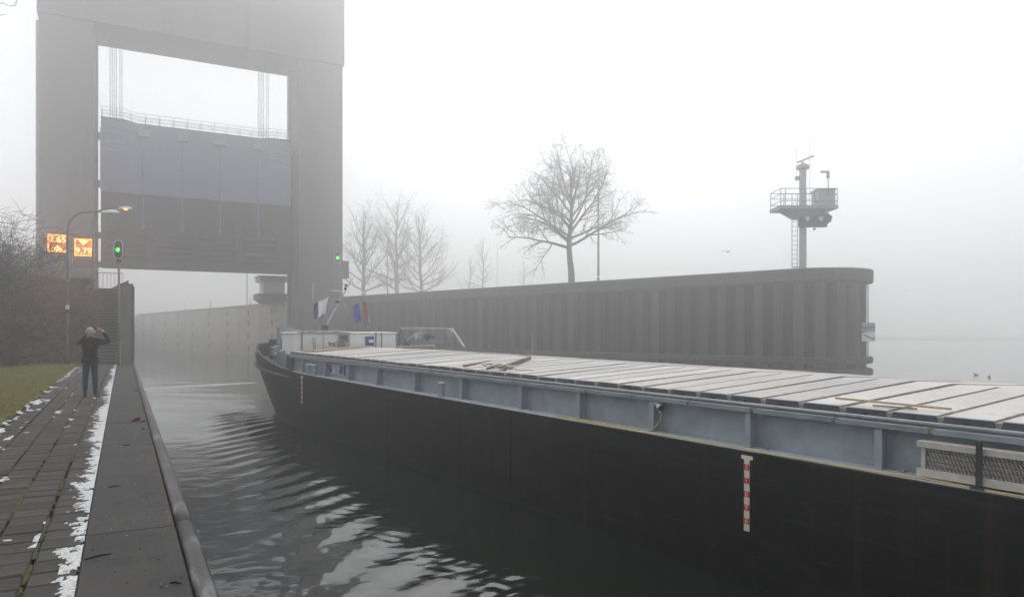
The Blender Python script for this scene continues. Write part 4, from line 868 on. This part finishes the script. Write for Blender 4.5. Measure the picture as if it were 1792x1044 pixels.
# ---- height display panels on the left pillar
def display(x0, x1, z0, z1, label, txt, up):
    cx = (x0+x1)/2; y = TY0-.03
    t = thing('height_display', label, 'display', (cx, TY0, z0-.9), group='amber clearance displays on the left pillar')
    b_ = MB(); b_.box((x0-.14, TY0-.16, z0-.95), (x1+.14, TY0-.002, z1+.18), bevel=.01); bx_ = b_.build('housing', M['gate_grey'], t)
    yf = TY0-.165
    b_ = MB(); b_.box((x0, yf-.012, z0), (x1, yf, z1)); fc = b_.build('display_face', M['amberdim'], t)
    b_ = MB(); e = .05
    for q in ((x0, z0, x1, z0+e), (x0, z1-e, x1, z1), (x0, z0+e, x0+e, z1-e), (x1-e, z0+e, x1, z1-e)): b_.box((q[0], yf-.026, q[1]), (q[2], yf-.0125, q[3]))
    b_.build('lit_border', M['amber'], fc)
    text_mb(txt, .56, face_frame((cx, yf-.02, (z0+z1)/2+(.25 if up else -.25)), (1, 0, 0)), .006).build('numerals', M['amberw'], fc)
    b_ = MB(); zc = z0+.1 if up else z1-.1; s_ = 1 if up else -1
    b_.add([(cx-.3, yf-.026, zc), (cx+.3, yf-.026, zc), (cx, yf-.026, zc+s_*.33), (cx-.3, yf-.013, zc), (cx+.3, yf-.013, zc), (cx, yf-.013, zc+s_*.33)], [(0, 1, 2), (3, 5, 4), (0, 3, 4, 1), (1, 4, 5, 2), (2, 5, 3, 0)]); b_.build('triangle', M['amberw'], fc)
    b_ = MB()
    for q in (x0-.14, x1+.1): b_.box((q, yf-.02, z0-.95), (q+.04, yf-.001, z1+.18))
    for zz in (z0-.95, z0-.2): b_.box((x0-.1, yf-.02, zz), (x1+.1, yf-.001, zz+.04))
    b_.build('frame_trim', M['offwhite'], bx_); scale_about_cam(t)
    return t
display(-4.42, -3.30, 6.95, 8.1, 'amber display reading 2,65 above an up arrow on the left pillar', '2,65', True)
display(-2.88, -1.84, 6.75, 7.9, 'amber display reading 9,79 below a down arrow on the left pillar', '9,79', False)

# ================================================================== PERSON
def person():
    t = thing('person', 'person in black jacket and jeans photographing the gate on the path', 'person', (-.73, 21.17, .004), (0, 0, R(4)), org=(0, 0, 0))
    J = {}; E_ = []
    def j(n_, x, y, z, rx, ry=None): J[n_] = (x, y, z, rx, ry or rx)
    j('pelvis', 0, 0, .93, .165, .125); j('waist', 0, .0, 1.08, .165, .12); j('chest', 0, -.01, 1.26, .185, .125); j('upper', 0, -.01, 1.40, .15, .1); j('neck', 0, .015, 1.50, .06)
    j('head0', 0, .03, 1.565, .072, .085); j('head1', 0, .035, 1.65, .078, .098); j('head2', 0, .03, 1.70, .055, .07)
    for s_, n_ in ((-1, 'l'), (1, 'r')):
        j('hip'+n_, s_*.085, 0, .86, .1); j('knee'+n_, s_*.105, .01, .48, .07); j('calf'+n_, s_*.11, -.015, .33, .066); j('ank'+n_, s_*.115, -.02, .095, .05); j('heel'+n_, s_*.118, -.02, .05, .045, .05); j('toe'+n_, s_*.118+s_*.07*(s_ > 0)+.0, .15-.05*(s_ > 0), .04, .042, .032)
        j('shl'+n_, s_*.19, -.0, 1.40, .088)
    j('elbl', -.27, .14, 1.345, .062); j('wril', -.02, .34, 1.60, .042); j('palml', .04, .35, 1.67, .036)
    j('elbr', .40, .10, 1.37, .062); j('forr', .385, .17, 1.52, .055); j('wrir', .30, .24, 1.645, .04); j('palmr', .25, .26, 1.71, .038, .03)
    for n_ in 'lr': E_.extend([('pelvis', 'hip'+n_), ('hip'+n_, 'knee'+n_), ('knee'+n_, 'calf'+n_), ('calf'+n_, 'ank'+n_), ('ank'+n_, 'heel'+n_), ('heel'+n_, 'toe'+n_), ('upper', 'shl'+n_), ('shl'+n_, 'elb'+n_)])
    E_ += [('pelvis', 'waist'), ('waist', 'chest'), ('chest', 'upper'), ('upper', 'neck'), ('neck', 'head0'), ('head0', 'head1'), ('head1', 'head2'), ('elbl', 'wril'), ('wril', 'palml'), ('elbr', 'forr'), ('forr', 'wrir'), ('wrir', 'palmr')]
    names = list(J); me = bpy.data.meshes.new('body'); me.from_pydata([J[n_][:3] for n_ in names], [(names.index(a_), names.index(c_)) for a_, c_ in E_], [])
    ob = bpy.data.objects.new('body', me); COL.objects.link(ob)
    md = ob.modifiers.new('s', 'SKIN'); md.use_smooth_shade = True; sv = me.skin_vertices[0].data
    for i, n_ in enumerate(names): sv[i].radius = J[n_][3:]; sv[i].use_root = n_ == 'pelvis'
    sd = ob.modifiers.new('d', 'SUBSURF'); sd.levels = sd.render_levels = 2
    bpy.context.view_layer.update(); dg = bpy.context.evaluated_depsgraph_get()
    m2 = bpy.data.meshes.new_from_object(ob.evaluated_get(dg)); bpy.data.objects.remove(ob); m2.name = 'body'
    for k_ in ('jacket', 'jeans', 'shoe', 'skin'): m2.materials.append(M[k_])
    wr = Vector(J['wrir'][:3]); wl = Vector(J['wril'][:3])
    for p_ in m2.polygons:
        c_ = p_.center
        p_.material_index = 2 if c_.z < .085 else 1 if c_.z < .885 else 3 if (c_.z > 1.50 and abs(c_.x) < .15 and c_.y < .2) or (c_-wr).length < .05 or (c_.z > 1.66 and c_.x > .2) or (c_.z > 1.6 and c_.y > .3) else 0
        p_.use_smooth = True
    body = bpy.data.objects.new('body', m2); COL.objects.link(body); body.parent = t
    # fingers closed round the phone
    b_ = MB()
    for k_ in range(4):
        z = 1.735-.019*k_; l = (.066, .075, .07, .055)[k_]
        b_.tube([(.235, .262, z), (.205-l*.2, .235, z+.016), (.17-l*.1, .24, z+.014), (.155, .262, z+.01)], [.0105, .0105, .0095, .008], 7)
    b_.tube([(.25, .285, 1.70), (.22, .305, 1.72), (.185, .305, 1.738)], [.012, .011, .009], 7)
    b_.build('fingers', M['skin'], body, smooth=True)
    b_ = MB()
    for k_ in range(4): b_.tube([(.04, .35, 1.675+.005*k_), (.065, .325-.003*k_, 1.70+.017*k_), (.088, .30, 1.70+.018*k_)], [.0105, .01, .008], 7)
    b_.tube([(.035, .36, 1.67), (.06, .375, 1.69), (.09, .36, 1.69)], [.012, .011, .009], 7); b_.build('fingers', M['skin'], body, smooth=True)
    # hair: cropped shell over the back and top of the skull
    b_ = MB(); vs = []; nu_, nv_ = 18, 9
    for i in range(nv_+1):
        ph = math.pi*.72*i/nv_
        for k_ in range(nu_):
            a_ = 2*math.pi*k_/nu_; back = max(0, -math.sin(a_)); e = ph*(.62+.38*back)
            r1 = 1+.03*random.random(); vs.append((.098*r1*math.sin(e)*math.cos(a_), .028+.118*r1*math.sin(e)*math.sin(a_), 1.652+.115*r1*math.cos(e)))
    b_.add(vs, [(i*nu_+k_, i*nu_+(k_+1) % nu_, (i+1)*nu_+(k_+1) % nu_, (i+1)*nu_+k_) for i in range(nv_) for k_ in range(nu_)]); b_.build('hair', M['hair'], body, smooth=True)
    for s_ in (-1, 1): b_ = MB(); b_.lathe([(.012, -.03), (.024, -.01), (.024, .015), (.012, .032)], (s_*.098, .04, 1.635), 8); b_.build('ear', M['skin'], body, smooth=True)
    b_ = MB(); b_.lathe([(.045, -.02), (.06, 0), (.07, .035), (.066, .05)], (0, .012, 1.485), 14); b_.build('jacket_collar', M['jacket'], body, smooth=True)
    b_ = MB(); vs = []
    for i, (z, rx, ry) in enumerate(((.86, .19, .148), (.89, .198, .155), (.99, .192, .15), (1.0, .183, .14))):
        vs += [(rx*math.cos(a_), -.003+ry*math.sin(a_), z) for a_ in np.linspace(0, 2*math.pi, 25)[:-1]]
    b_.add(vs, [(i*24+k_, i*24+(k_+1) % 24, (i+1)*24+(k_+1) % 24, (i+1)*24+k_) for i in range(3) for k_ in range(24)]); b_.build('jacket_hem', M['jacket'], body, smooth=True)
    for z in (1.06, 1.13, 1.20, 1.27, 1.34):
        w = .178+.012*min(1, (z-1.06)*6); b_ = MB(); b_.tube([(w*math.cos(a_), -.005+.132*math.sin(a_), z) for a_ in np.linspace(math.pi+.1, 2*math.pi-.1, 16)], .006, 5); b_.build('quilt_seam', M['jacket'], body, smooth=True)
    for s_ in (-1, 1):
        b_ = MB(); tx = s_*.118+(.07 if s_ > 0 else 0); ty = .15-.05*(s_ > 0)
        b_.tube([(s_*.118, -.07, .012), (s_*.118, .0, .012), (tx, ty+.03, .012)], [.04, .048, .04], 10); b_.build('shoe_sole', M['dark'], body)
    ph = thing('phone', 'black phone held up above the head by the person', 'phone', Vector((-.73, 21.17, 0))+Matrix.Rotation(R(4), 3, 'Z') @ Vector((.125, .285, 1.73)), (R(8), 0, R(4)), org=(0, 0, 0))
    b_ = MB(); b_.box((-.075, -.005, -.037), (.075, .005, .037), bevel=.004); b_.build('phone_body', M['black'], ph)
    b_ = MB(); b_.box((-.07, -.0075, -.033), (.07, -.0055, .033)); b_.build('screen', M['dark'], ph)
person()

# ================================================================== VEGETATION
def tree_mesh(seed, H, spread, trunk_r, first, nprim, levels, dens, up=.35, droop=.0, lean=(0, 0), twig_r=.012):
    rd = random.Random(seed); trunk = MB(); crown = MB(); cnt = [0]
    def limb(p, d, l, r_, lv):
        steps = max(3, int(l/ (.9 if lv < 2 else .45))); pts = [p.copy()]; rs = [r_]; dirs = [d.copy()]; q = p.copy(); dd = d.copy()
        for i in range(steps):
            f_ = i/steps; g = Vector((0, 0, up*(.12 if lv < 3 else .05)-droop*(.22*f_ if lv <= 2 else .1)))
            dd = (dd+g+Vector((rd.gauss(0, .11), rd.gauss(0, .11), rd.gauss(0, .09)))).normalized(); q = q+dd*(l/steps); pts.append(q.copy()); rs.append(max(twig_r*.5, r_*(1-.78*(i+1)/steps))); dirs.append(dd.copy())
        crown.tube(pts, rs, 6 if lv == 1 else 4 if lv == 2 else 3, cap=False); cnt[0] += 1
        if lv < levels:
            n_ = int(l*dens[lv-1]+rd.random())
            for k_ in range(n_):
                f_ = .2+.8*(k_+rd.random())/n_; i = min(steps-1, int(f_*steps)); b0 = pts[i].lerp(pts[i+1], f_*steps-i)
                ax = dirs[i+1].orthogonal().normalized(); ax.rotate(Matrix.Rotation(rd.uniform(0, 6.28), 3, dirs[i+1])); nd_ = dirs[i+1].copy(); nd_.rotate(Matrix.Rotation(rd.uniform(.5, 1.05), 3, ax))
                limb(b0, nd_, l*rd.uniform(.34, .58)*(1.15-.5*f_), max(twig_r, rs[i]*.55), lv+1)
    tp = []; rs = []
    for i in range(13):
        f_ = i/12; tp.append(Vector((lean[0]*f_*f_*H+.12*math.sin(i*.9+seed), lean[1]*f_*f_*H+.12*math.cos(i*1.3+seed), H*.86*f_))); rs.append(trunk_r*(1.25 if i == 0 else 1)*(1-.9*f_)+.02)
    trunk.tube(tp, rs, 10)
    for k_ in range(nprim):
        f_ = first+(.82-first)*(k_/nprim)**1.1; i = min(11, int(f_*12)); p = tp[i].lerp(tp[i+1], f_*12-i); az = k_*2.4+rd.uniform(-.4, .4)
        el = R(12)+R(56)*((k_/nprim)**.9)+rd.uniform(-.12, .12); d = Vector((math.cos(az)*math.cos(el), math.sin(az)*math.cos(el), math.sin(el)))
        limb(p, d, spread*(1.0-.16*(k_/nprim))*rd.uniform(.82, 1.08), trunk_r*.42*(1-.5*k_/nprim), 1)
    return trunk, crown
def tree(label, x, y, z, args, rz=0, group=None, name='bare_tree'):
    t = thing(name, label, 'tree', (x, y, z), (0, 0, rz), group, org=(0, 0, 0)); a_, c_ = args
    a_.build('trunk', M['bark'], t, smooth=True); c_.build('crown', M['twig'], t, smooth=True); return t
w = px2w(998, 71); BIG = tree_mesh(3, 18.0, 8.5, .44, .42, 20, 4, (1.35, 2.3, 3.0), up=.34, droop=.42, lean=(-.004, 0), twig_r=.017)
tree('large bare tree standing alone behind the guide wall', w[0], w[1], 4.2, BIG, math.pi*.95).scale = (.86, .86, .86)
MID = tree_mesh(8, 22, 8.0, .42, .22, 20, 4, (1.1, 1.7, 2.3), up=.55, droop=.1, twig_r=.013)
tm = None
for k, (x, d, sc_, rz, lab) in enumerate(((637, 118, .9, 0, 'faint bare tree beside the right tower pillar'), (694, 124, 1.04, 2.1, 'tallest faint bare tree in the group left of centre'), (738, 126, .92, 4.0, 'faint leaning bare tree at the right of the distant group'), (1655, 430, 2.0, 1.0, 'barely visible bare tree on the far bank at right'), (1285, 430, 2.0, 3.1, 'barely visible bare tree right of the large tree'))):
    w = px2w(x, d)
    if tm is None: tm = tree(lab, w[0], w[1], 4.2, MID, rz, 'bare trees in the fog'); t = tm
    else: t = copy_tree(tm); t['label'] = lab
    t.location = (w[0], w[1], 4.2 if d < 200 else -.6); t.rotation_euler = (0, R(5) if x == 738 else 0, rz); t.scale = (sc_,)*3
SAP = tree_mesh(12, 14, 3.2, .12, .35, 16, 3, (1.2, 1.6), up=.9, droop=0, twig_r=.015); sp0 = None
for k, (x, d, sc_, rz, lab) in enumerate(((823, 118, .82, 0, 'faint slender sapling left of the tallest sapling'), (845, 112, 1.0, 2., 'tallest slender bare sapling behind the guide wall'), (917, 116, .72, 4., 'small slender sapling just left of the large tree'), (678, 112, .95, 1.2, 'thin upright sapling between two faint trees'))):
    w = px2w(x, d)
    if sp0 is None: sp0 = tree(lab, w[0], w[1], 4.2, SAP, rz, 'bare saplings on the island', 'sapling'); t = sp0
    else: t = copy_tree(sp0); t['label'] = lab
    t.location = (w[0], w[1], 4.2); t.rotation_euler = (0, 0, rz); t.scale = (sc_,)*3
# tree outside the frame whose twig tips reach into the upper left corner
ot = thing('overhanging_tree', 'thin dark twigs of an overhanging tree in the upper left corner', 'tree', (-9.5, 22, 0))
b = MB(); b.tube([(-9.5, 22, -.1), (-9.4, 22.2, 4), (-9, 22.5, 8), (-8.7, 22.6, 11)], [.28, .22, .17, .1], 9); b.build('trunk', M['bark'], ot, smooth=True)
def pxw(x, y, d): a_ = px2w(x, d); return Vector((a_[0], a_[1], 1.7+(577-y)/1257*d))
b = MB(); tip = [Vector((-8.8, 22.5, 9.5)), Vector((-7.2, 22.9, 10.6)), pxw(-60, 20, 22), pxw(-20, 8, 22), pxw(5, 6, 22), pxw(16, 11, 22), pxw(24, 11, 22), pxw(30, 0, 22)]
b.tube(tip, [.06, .04, .02, .012, .009, .008, .007, .005], 5); b.tube([pxw(-60, 24, 22), pxw(-15, 22, 22), pxw(3, 27, 22), pxw(11, 25, 22)], [.018, .01, .008, .005], 5); b.tube([pxw(16, 11, 22), pxw(28, 10, 22), pxw(31, -6, 22)], [.007, .006, .005], 4)
b.tube([Vector((-8.7, 22.6, 11)), Vector((-9.5, 23.5, 13)), Vector((-11, 24, 14))], [.09, .05, .02], 6); b.tube([Vector((-9, 22.5, 8)), Vector((-10.6, 22, 10.5)), Vector((-12, 21, 12))], [.09, .05, .02], 6); b.build('branch', M['twig'], ot)

# ---- leafless shrubs and brambles on the bank
def shrub_mb(seed, h, w, n_, droopy, r0=.016):
    rd = random.Random(seed); tw_ = MB()
    for i in range(n_):
        az = rd.uniform(0, 6.28); el = rd.uniform(.35, 1.45); p = Vector((rd.gauss(0, w*.22), rd.gauss(0, w*.22), 0)); d = Vector((math.cos(az)*math.cos(el), math.sin(az)*math.cos(el), math.sin(el))); l = h*rd.uniform(.5, 1.08)
        pts = [p.copy()]; q = p.copy()
        for k_ in range(6):
            d = (d+Vector((rd.gauss(0, .16), rd.gauss(0, .16), rd.gauss(0, .12)-droopy*k_*.09))).normalized(); q = q+d*l/6; pts.append(q.copy())
        tw_.tube(pts, [r0*(1-.13*k_) for k_ in range(7)], 3, cap=False)
        for k_ in range(7):
            i0 = rd.randint(2, 6); e = Vector((rd.gauss(0, 1), rd.gauss(0, 1), rd.gauss(.35, .7)-droopy)).normalized()*l*rd.uniform(.12, .3); mid = pts[i0]+e*.55+Vector((rd.gauss(0, .04), rd.gauss(0, .04), .03))
            tw_.tube([pts[i0], mid, pts[i0]+e], [r0*.6, r0*.45, r0*.25], 3, cap=False)
    return tw_
M['darktwig'] = mat('dark_shrub_twig', (.018, .014, .012), .95, .3, 3., spec=.1); M['tantwig'] = mat('dry_bramble', (.25, .145, .085), .95, .35, 3., spec=.1)
M['greenleaf'] = mat('bank_herb_leaf', (.075, .08, .03), .9, .35, 6.)
SHR = [('dark leafless shrub at the left frame edge on the bank', -7.0, 42.6, 4.6, 3.4, 620, .3, 'darktwig'), ('tall dark leafless shrub behind the frame edge shrub', -6.2, 46., 4.2, 3.0, 420, .2, 'darktwig'), ('dark leafless shrub left of the street lamp', -5.1, 43., 3.3, 2.6, 520, .4, 'darktwig'),
       ('low dark shrub spreading over the bank foot', -6.0, 41., 2.8, 3.2, 560, .5, 'darktwig'), ('brown arching bramble bush between shrubs and street lamp', -4.1, 42.9, 3.3, 2.2, 300, .75, 'tantwig'), ('brown bramble bush behind the street lamp', -3.2, 43.6, 2.9, 1.8, 280, .7, 'tantwig'), ('reddish dry bramble bush on top of the bank', -4.0, 45.2, 2.4, 2.2, 240, .5, 'tantwig'), ('low tan bramble at the bank foot', -4.6, 41.4, 1.9, 2.0, 260, .8, 'tantwig'), ('narrow tan bramble against the stair side', -2.45, 44.4, 2.0, 1.2, 230, .7, 'tantwig'), ('small dry bramble at the foot of the stairs', -2.5, 42.3, 1.7, 1.1, 220, .7, 'tantwig'), ('dark shrub filling the far left of the bank', -9., 45., 4.2, 3.4, 300, .3, 'darktwig')]
for k, (lab, x, y, h, w_, n_, dr, mt) in enumerate(SHR):
    t = thing('leafless_shrub' if mt == 'darktwig' else 'bramble_bush', lab, 'shrub', (x, y, bank_z(x, y)), org=(0, 0, 0), group='shrubs and brambles on the bank')
    shrub_mb(40+k, h, w_, n_, dr, .02 if mt == 'darktwig' else .014).build('twigs', M[mt], t)
def blades(name, label, n_, fx, h0, h1, w, mats, cat='grass', lay=.5):
    b_ = MB(); vs = []; fs = []; mi = []; rd = random.Random(len(name)*7)
    while len(fs) < n_:
        r_ = fx(rd)
        if r_ is None: continue
        x, y, z, s_ = r_; a_ = rd.uniform(0, 6.28); l = rd.uniform(h0, h1)*s_; ww = w*rd.uniform(.6, 1.3); dx, dy = math.cos(a_), math.sin(a_); ln = rd.uniform(0, lay)*l; a2 = a_+rd.uniform(.8, 2.3); n0 = len(vs)
        vs += [(x-dx*ww, y-dy*ww, z), (x+dx*ww, y+dy*ww, z), (x+dx*ww*.7+ln*.4*math.cos(a2), y+dy*ww*.7+ln*.4*math.sin(a2), z+l*.6), (x+ln*math.cos(a2), y+ln*math.sin(a2), z+l*rd.uniform(.75, 1.))]
        fs.append((n0, n0+1, n0+2, n0+3)); mi.append(int(rd.random()**1.6*len(mats)) if N2(x, y, .5, 8) < .12 else len(mats)-1 if rd.random() < .35 else 0)
    b_.v = vs; b_.f = fs; b_.mi = mi; me = bpy.data.meshes.new(name); me.from_pydata(vs, [], fs)
    for m_ in mats: me.materials.append(m_)
    me.polygons.foreach_set('material_index', mi); o_ = bpy.data.objects.new(name, me); COL.objects.link(o_); return tag(o_, label, cat, kind='stuff')
G1 = mat('grass_green', (.2, .24, .042), .85, .3, 6.); G2 = mat('grass_olive', (.27, .28, .06), .85, .3, 6.); G3 = mat('grass_straw', (.38, .28, .13), .9, .25, 6.)
def gfield(rd):
    y = 8+34*rd.random()**.9; x = -1.92-rd.random()*(1.2+.16*y)
    if x < -.152*y-1.6: return None
    return x, y, (-.03 if y < 38 else bank_z(x, y)), 1.0+.4*N2(x, y, 1.3, 2)
blades('grass', 'short olive green grass beside the tile path', 95000, gfield, .05, .14, .011, [G1, G2, G3])
def herb(rd):
    x = -1.85-rd.random()*3.6; y = 41.1+rd.random()*6.3
    return x, y, bank_z(x, y), 1.0
blades('bank_weeds', 'dry brown and green weeds covering the bank slope', 26000, herb, .15, .5, .02, [mat('weed_tan', (.22, .15, .09), .9, .3, 6.), mat('weed_brown', (.14, .09, .055), .9, .3, 6.), M['greenleaf']], 'weeds', .9)
def herb2(rd):
    x = -1.82-rd.random()*.75; y = 42.0+rd.random()*5.2
    return x, y, bank_z(x, y), 1.0
blades('bank_herbs', 'green leafy weeds along the side of the stairs', 8000, herb2, .2, .7, .035, [M['greenleaf'], G2, M['greenleaf']], 'weeds', .9)
def scat(x, y):
    return .30*N2(x*1., y*.6, 2.3, 31)+.25*N2(x, y, 8, 7)-.12-.25*abs(x+1.98)
strip_stuff('snow_verge', 'thin white snow caught between path edge and grass', (-2.3, -1.8), 6, 38, scat, .02, M['snow'], (.03, .05))

# ---- small things on the quay
def leaf_on(x, y, s_, rz, label):
    t = thing('dead_leaf', label, 'leaf', (x, y, .004), (0, 0, rz), 'dead leaves on the coping', org=(0, 0, 0)); b_ = MB(); n_ = 15; vs = [(0, 0, .02*s_)]
    for k_ in range(n_):
        a_ = 2*math.pi*k_/n_; r_ = s_*(.55+.45*abs(math.cos(2.5*a_))); vs.append((r_*math.cos(a_), r_*math.sin(a_), .55*s_*abs(math.sin(1.5*a_+1))+.004))
    n2 = len(vs); vs += [(x_, y_, z_+.004) for x_, y_, z_ in vs]
    b_.add(vs, [(0, k_+1, (k_+1) % n_+1) for k_ in range(n_)]+[(n2, n2+k_+1, n2+(k_+1) % n_+1) for k_ in range(n_)]); b_.build('blade', M['leaf'], t)
    b_ = MB(); b_.tube([(0, 0, .02*s_), (-s_*.9, -.3*s_, .05*s_)], .004, 4); b_.build('stem', M['leaf'], t)
leaf_on(.21, 15.15, .1, .4, 'large curled red brown leaf on the coping joint'); leaf_on(.34, 14.95, .045, 2., 'small dark leaf beside the large curled leaf'); leaf_on(.33, 22.6, .05, 1., 'small leaf on the coping towards the stairs'); leaf_on(.31, 13.8, .035, 1.7, 'small dark leaf near the edge rail, closer than the large leaf')
for k, (x, y, l, a_) in enumerate(((-.16, 6.2, .09, .35), (.31, 5.3, .04, -.6), (-.08, 8.9, .06, .2), (-.02, 4.9, .035, 1.2), (.05, 12.0, .05, .1))):
    b = MB(); b.tube([(x-l*math.cos(a_), y-l*math.sin(a_), .008), (x, y+.01, .012), (x+l*math.cos(a_), y+l*math.sin(a_), .008)], [.005, .007, .004], 5)
    single(b, 'twig', M['darktwig'], ['dark forked twig on the near coping beside the snow', 'short dark twig close to the near steel edge', 'thin twig in the middle of the coping', 'tiny dark twig nearest the camera', 'thin twig on the coping past the middle'][k], 'twig', (x, y, .004), 'twigs on the coping')
def crumbs(rd):
    y = 3+15*rd.random(); x = -.25+.62*rd.random(); return x, y, .003, 1.
blades('coping_grit', 'fine dark grit scattered on the coping slabs', 260, crumbs, .004, .012, .006, [M['darktwig'], M['snow']], 'grit', .9)
M['algae'] = mat('yellow_lichen', (.105, .095, .05), .95, .45, 25., bump=.4)
def alg(x, y): return -.02+.25*N2(x, y*.8, 5, 13)+.55*N2(x, y, 40, 3)-(.392-x)*2.6-(.0 if y < 12 else .12)
strip_stuff('edge_lichen', 'yellow green lichen along the steel edge of the coping', (.2, .40), 2.6, 24, alg, .002, M['algae'], (.012, .03))

# ---- birds
def duck(x, y, label, rz):
    t = thing('duck', label, 'duck', (x, y, WATER_Z), (0, 0, rz), 'ducks on the open water', org=(0, 0, 0)); b_ = MB()
    b_.tube([(-.28, 0, .1), (-.2, 0, .07), (0, 0, .06), (.15, 0, .07), (.24, 0, .1)], [.01, .08, .12, .1, .03], 10); bo = b_.build('body', M['duck'], t, smooth=True)
    b_ = MB(); b_.tube([(.16, 0, .1), (.2, 0, .2), (.22, 0, .27), (.27, 0, .28)], [.06, .045, .055, .03], 8); b_.build('head', M['duck'], bo, smooth=True)
    b_ = MB(); b_.bar((.27, 0, .275), (.35, 0, .265), .04, .015); b_.build('bill', M['timber'], bo); return t
for x, y, lab, rz in ((1580, 668, 'leftmost duck swimming nearest the wall nose', 1.), (1708, 656, 'middle duck of the three on the water', 2.5), (1731, 660, 'rightmost duck on the open water', 4.)):
    d = 3.3*1257/(y-577); w = px2w(x, d); dk_ = duck(w[0], w[1], lab, rz); dk_.scale = (.65, .65, .65)
gl = thing('gull', 'grey gull flying above the guide wall', 'gull', pxw(1273, 441, 60), (0, 0, .3), org=(0, 0, 0))
b = MB(); b.tube([(-.2, 0, 0), (-.05, 0, .02), (.1, 0, .03), (.2, 0, .02)], [.02, .06, .06, .02], 8); gb = b.build('body', M['gull'], gl, smooth=True)
for s_ in (-1, 1): b = MB(); b.hexa([(-.08, 0, .02), (.09, 0, .02), (.06, s_*.25, .12), (-.06, s_*.25, .12), (-.08, 0, .035), (.09, 0, .035), (.06, s_*.25, .13), (-.06, s_*.25, .13)]); b.hexa([(-.06, s_*.25, .12), (.06, s_*.25, .12), (-.02, s_*.55, .03), (-.08, s_*.55, .03), (-.06, s_*.25, .13), (.06, s_*.25, .13), (-.02, s_*.55, .036), (-.08, s_*.55, .036)]); b.build('wing', M['gull'], gb)

# ---- far bank beyond the open water
b = MB(); far = [px2w(x, d) for x, d in ((1180, 300), (1350, 262), (1560, 240), (1800, 232), (2100, 228), (2500, 230), (3200, 300), (2600, 640), (1100, 640))]
b.prism(far, LAND_B, WATER_Z+.15); struct(b, 'far_bank', M['soil'])

# ---- fog
hz = MB(); hz.box((-660, -660, -4.0), (660, 660, 42.5)); ho = struct(hz, 'haze', [], kind='stuff')
mh = bpy.data.materials.new('haze'); mh.use_nodes = True; nt = mh.node_tree; nt.nodes.clear()
pv = nt.nodes.new('ShaderNodeVolumePrincipled'); pv.inputs['Density'].default_value = FOG; pv.inputs['Color'].default_value = (.995, .995, .999, 1); pv.inputs['Anisotropy'].default_value = .8
mo = nt.nodes.new('ShaderNodeOutputMaterial'); nt.links.new(pv.outputs[0], mo.inputs['Volume']); ho.data.materials.append(mh)
for o in scene.objects:
    if '_org' in o: del o['_org']
